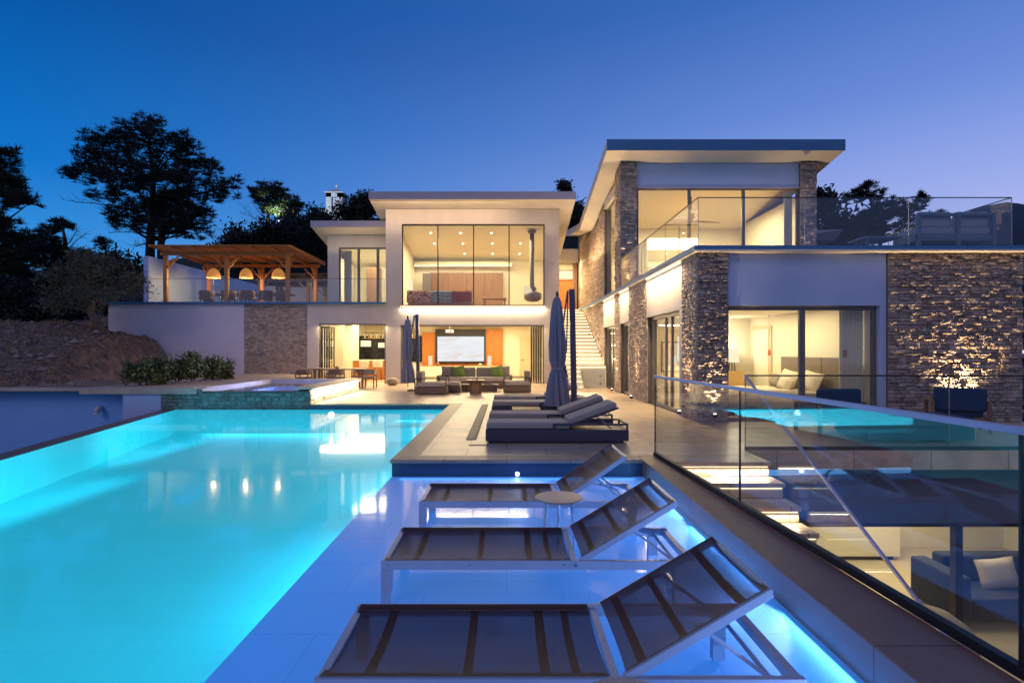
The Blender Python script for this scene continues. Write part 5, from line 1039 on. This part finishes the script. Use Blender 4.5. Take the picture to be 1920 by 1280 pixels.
# ================================================================== BELL TOWER AND STREET LAMP
bt = thing('bell_tower', 'white two tier bell tower on the hill behind the trees', 'tower', at(631,420,120)); c = WL[bt]; s_ = 120/F
def tb(w_, ya, yb, nm, mt='tower'):
    return MB().box(c.x-w_,c.x+w_,c.y-w_,c.y+w_,HC+(CY-yb)*s_,HC+(CY-ya)*s_).build(nm, mt, bt)
tb(2.0,398,440,'base_tier'); tb(2.25,395.5,398,'cornice')
zt0, zt1 = HC+(CY-395.4)*s_, HC+(CY-366)*s_; m2 = MB()
for sx in (-1,1):
    for sy in (-1,1): m2.box(c.x+sx*1.15-.55,c.x+sx*1.15+.55,c.y+sy*1.15-.55,c.y+sy*1.15+.55,zt0,zt1)
m2.box(c.x-1.7,c.x+1.7,c.y-1.7,c.y+1.7,zt1-.8,zt1+.001); m2.build('belfry', 'tower', bt); tb(1.2,366,395,'core'); tb(2.0,364,366,'cornice')
z = HC+(CY-364)*s_; MB().add([(c.x-1.7,c.y-1.7,z),(c.x+1.7,c.y-1.7,z),(c.x+1.7,c.y+1.7,z),(c.x-1.7,c.y+1.7,z),(c.x,c.y,z+1.25)], [(0,1,4),(1,2,4),(2,3,4),(3,0,4),(3,2,1,0)]).build('roof', 'fascia', bt)
MB().box(c.x-.09,c.x+.09,c.y-.09,c.y+.09,z+1.2,z+2.0).build('cross', 'tower', bt); MB().box(c.x-.3,c.x+.3,c.y-.08,c.y+.08,z+1.6,z+1.75).build('cross_arm', 'tower', bt)
spot('tower_floodlight', (c.x-12,c.y-25,c.z-2), (c.x,c.y,c.z+5), 22000, (.85,.95,1), 40, .8, .5)
p = at(524.5,414,64); sl_ = thing('street_lamp', 'bright white street lamp shining through the hillside trees', 'street lamp', (p.x,p.y,p.z-6)); MB().tube([(p.x,p.y,p.z-6),(p.x,p.y,p.z+.2)], .07, 8).build('pole', 'darkmetal', sl_); MB().ball((p.x,p.y-.1,p.z), .16).build('lamp', 'ledgelamp2', sl_, smooth=True) if 'ledgelamp2' in M else MB().ball((p.x,p.y-.1,p.z), .11).build('lamp', 'downlight', sl_, smooth=True)
point('street_lamp_light', (p.x,p.y-1.2,p.z+.6), 420, (.9,1,.6), .15)
# ================================================================== TREES
tree('pine_tree', 'tallest dark pine with two trunks rising behind the pergola', 46, [(281,520),(282,450),(285,400),(288,340),(280,270)],
  [(275,235,27,24),(250,255,37,26),(300,258,34,26),(225,262,27,22),(325,272,34,24),(360,278,22,24),(205,285,32,24),(250,295,55,31),(310,305,55,31),(360,320,41,29),(400,318,20,14),(180,300,29,22),(150,310,22,17),(165,335,34,19),(210,330,51,29),(270,345,61,34),(330,355,56,31),(385,350,34,22),(435,352,24,19),(415,368,22,14),(200,368,41,19),(140,328,20,12),(250,385,56,26),(315,395,51,31),(370,390,37,26),(380,420,29,22),(340,435,37,22),(300,430,29,19),(215,400,32,16),(232,415,27,12),(365,440,24,14)],
  'pine', 62, .44, r0=.40, n=14, w=.026, deep=1.0, bare=((282,420,192,395),(282,440,205,437),(284,400,120,375),(284,455,250,462)))
tree('pine_tree', 'second slimmer pine trunk growing close to the tallest pine', 45, [(303,520),(302,460),(305,410),(312,360)], [(330,380,30,22),(345,410,26,20),(300,400,22,18),(320,430,22,14)], 'pine', 95, .42, r0=.36, n=14, w=.026)
tree('pine_tree', 'dark pine cut off by the left edge of the picture', 27, [(-60,640),(-70,560),(-60,470),(-40,360)],
  [(-20,290,34,26),(10,300,26,20),(-10,340,40,24),(30,335,22,16),(20,372,34,16),(50,378,18,10),(-20,400,40,22),(10,425,34,18),(45,372,14,8),(0,460,40,22),(-40,430,50,30),(40,445,24,16),(-10,490,46,20)], 'pine', 230, .34, r0=.30, n=14, w=.022)
tree('pine_tree', 'small dark pine with bare upper twigs left of the olive tree', 34, [(120,600),(125,520),(122,450),(118,430)],
  [(105,418,14,12),(85,440,26,16),(130,425,10,8),(75,470,34,20),(110,465,30,20),(60,500,40,22),(110,500,40,22),(150,480,26,14),(185,455,14,9),(165,500,26,18),(40,540,44,26),(90,540,40,26)], 'pine', 200, .34, r0=.22, n=14, w=.024, bare=((125,470,158,440),(125,460,145,430)))
tree('pine_tree', 'lamp lit green pine on the ridge beside the street lamp', 64, [(500,480),(500,440),(503,400),(500,370)],
  [(498,350,18,12),(478,358,16,10),(520,362,22,14),(495,372,24,12),(535,378,22,14),(548,388,18,14),(520,390,24,14),(540,402,20,12),(505,398,16,10)], 'pine', 70, .5, r0=.28, n=14, w=.045, leafmat='litleaf', bare=((500,430,455,385),(500,420,450,400),(500,440,460,415),(500,415,470,375)))
tree('bare_shrub', 'leafless twiggy shrub on the ridge left of the dark bushes', 55, [(412,480),(412,460)], [(412,470,6,4)], 'leaf', 1, .2, cat='shrub', r0=.2, n=1, bare=((412,470,388,438),(412,470,400,434),(412,470,415,436),(412,470,430,440),(412,470,440,450)))
BL_ = [(i*0) for i in range(1)]
def bushtree(px, py, rw, rh, Y, label, kind='leaf', dens=34, L_=.5, lm=None):
    bl = [(px+random.uniform(-.75,.75)*rw, py+random.uniform(-.6,.75)*rh, rw*random.uniform(.30,.52), rh*random.uniform(.35,.6)) for _ in range(11)]+[(px,py+rh*.4,rw*.75,rh*.6)]
    tree('evergreen_tree', label, Y, [(px,py+rh*1.5),(px,py+rh*.6),(px,py)], bl, kind, dens, L_, group='dark evergreen trees on the hillside', r0=.22, n=5 if kind == 'leaf' else 9, w=L_*.2, leafmat=lm or 'needle')
for a in ((458,455,34,30,58,'low rounded dark evergreen nearest the leafless shrub'),(430,470,32,20,56,'lowest dark evergreen on the ridge above the pergola roof'),(510,440,44,34,57,'broad dark evergreen on the slope below the street lamp'),(560,425,40,30,60,'dark evergreen between the street lamp and the bell tower'),(598,405,22,16,66,'small dark evergreen just left of the bell tower'),(590,440,36,34,56,'dark evergreen directly above the left wing roof'),(650,398,20,22,70,'dark evergreen covering the lower right of the bell tower'),(672,385,18,22,68,'slender dark evergreen left of the main villa roof'),(690,388,14,26,66,'dark evergreen touching the left corner of the main villa roof'),(1058,352,6,6,80,'small treetop peeking above the right end of the main roof'),(1082,398,10,18,70,'dark evergreen between the main roof and the stone villa roof'),(1075,420,14,26,62,'lower dark evergreen in the gap between the two villa roofs')): bushtree(*a)
for a in ((230,500,50,20,50,'dark evergreen hedge tree behind the left end of the terrace'),(180,505,30,16,47,'dark evergreen behind the crown of the olive tree'),(1560,430,34,34,44,'large dark evergreen right of the stone villa column'),(1600,440,46,36,45,'widest dark evergreen mass behind the upper balcony'),(1545,385,14,22,42,'dark treetop just right of the stone villa roof')): bushtree(*a, dens=46)
tree('pine_tree', 'spreading dark pine behind the balcony glass on the right', 42, [(1600,520),(1610,450),(1640,400),(1630,370)],
  [(1625,352,14,8),(1610,362,20,8),(1640,366,22,8),(1600,375,22,9),(1650,385,26,8),(1680,378,16,6),(1690,395,24,8),(1720,390,18,7),(1735,376,14,6),(1725,368,9,5),(1660,402,26,8),(1700,410,22,6),(1750,404,14,5),(1765,402,10,4),(1630,415,30,12),(1670,425,24,9),(1715,425,20,6),(1640,440,34,14),(1690,445,26,8)], 'pine', 150, .34, r0=.24, n=14, w=.028, bare=((1640,430,1740,385),(1640,445,1720,420)))
for a in ((20,560,50,40,30,'dark bush mass at the left edge behind the soil bank'),(75,585,36,26,29,'low dark bush left of the olive trunk'),(130,590,36,20,31,'low dark bush behind the olive trunk'),(225,585,30,20,33,'dark bush right of the olive trunk beside the terrace end'),(-20,520,40,40,34,'tall dark bush cut off by the left edge')): bushtree(*a, dens=90, L_=.3)
# olive tree
tree('olive_tree', 'gnarled grey green olive tree on the soil bank', 24.5, [(188,625),(180,604),(170,585),(172,560),(166,535)],
  [(165,485,30,20),(135,495,34,24),(195,492,30,20),(110,520,34,26),(150,520,44,30),(200,520,40,26),(95,545,26,22),(130,555,40,24),(180,548,34,20),(225,535,32,18),(250,540,22,14),(215,555,34,14),(105,572,24,16),(150,575,30,12),(262,525,12,8),(240,520,18,12)],
  'leaf', 210, .15, r0=.22, n=6, w=.022, barkmat='olivebark', leafmat='olive', bare=((182,600,138,575),(185,610,190,560)))
# shrubs beside raised deck
for i, (px, py, rw, rh, Y, lb) in enumerate(((262,699,26,17,17.8,'leafy shrub at the left end of the planting strip'),(300,694,28,22,18.4,'second leafy shrub from the left in the planting strip'),(335,692,24,18,19.2,'third leafy shrub from the left against the white wall'),(365,682,20,24,20.0,'tallest leafy shrub in the planting strip'),(398,690,14,18,21.0,'narrow upright leafy shrub near the stone wall panel'),(422,692,12,18,21.8,'smallest leafy shrub at the right end of the planting strip'))):
    bl = [(px+random.uniform(-.8,.8)*rw, py+random.uniform(-.7,.7)*rh, rw*.32, rh*.32) for _ in range(12)]+[(px,py+rh*.4,rw*.8,rh*.5)]
    tree('leafy_shrub', lb, Y, [(px,py+rh+5),(px,py+rh*.5),(px,py)], bl, 'leaf', 520, .13, cat='shrub', group='shrubs along the raised deck', r0=.03, n=4, w=.036, leafmat='shrub')

# curtains, vases and small things in the rooms
def curtain(x0, x1, y, z0, z1, label, mt='interior'):
    m2 = MB(); k = 48
    for i in range(k+1):
        x = x0+(x1-x0)*i/k; yy = y+.035*math.sin(i*1.05)
        m2.v += [(x, yy, z0), (x, yy+.01*math.sin(i), z1)]
    for i in range(k): a = 2*i; m2.f.append((a,a+2,a+3,a+1))
    tag(m2.build('curtain', mt, smooth=True), label, 'curtain')
curtain(7.55, 8.08, 12.95, .02, 2.6, 'cream curtain gathered at the right end of the bedroom window')
curtain(10.3, 10.6, 21.2, 3.85, 7.4, 'cream curtain gathered at the right end of the upper bedroom window')
curtain(-8.4, -8.0, 29.5, 3.85, 6.7, 'pale curtain at the left end of the upper wing window')
def vase(x, y, z, r_, h, mt, label):
    tag(MB().lathe((x,y,z), [(r_*.6,0),(r_,h*.35),(r_*.85,h*.65),(r_*.4,h*.85),(r_*.5,h)], 18).build('vase', mt, smooth=True), label, 'vase')
vase(-3.9,32.45,.691,.09,.24,'darktile2' if 'darktile2' in M else 'walnut','brown vase on the media console left of the screen')
vase(-1.5,32.45,.691,.12,.14,'cream','low cream bowl on the media console right of the screen')
vase(-1.05,20.3,.506,.05,.13,'cream','small cream vase on the square coffee table')
vase(-7.2,24.2,.791,.10,.10,'oak','wooden bowl on the outdoor dining table')
o = thing('book_stack', 'small stack of books on the low bench table', 'books', (-.7,21.7,.27)); MB().box(-.85,-.55,21.6,21.82,.271,.295).build('book', 'cream', o); MB().box(-.83,-.58,21.61,21.8,.296,.318).build('book', 'bluecush', o)
0 and tag(MB().pillow((.15,9.85,.365), (1,.3,0), (-.3,1,0), (0,0,1), .22, .15, .02).build('folded_towel', 'cream'), 'folded cream towel lying on the nearest cushioned lounger', 'towel')
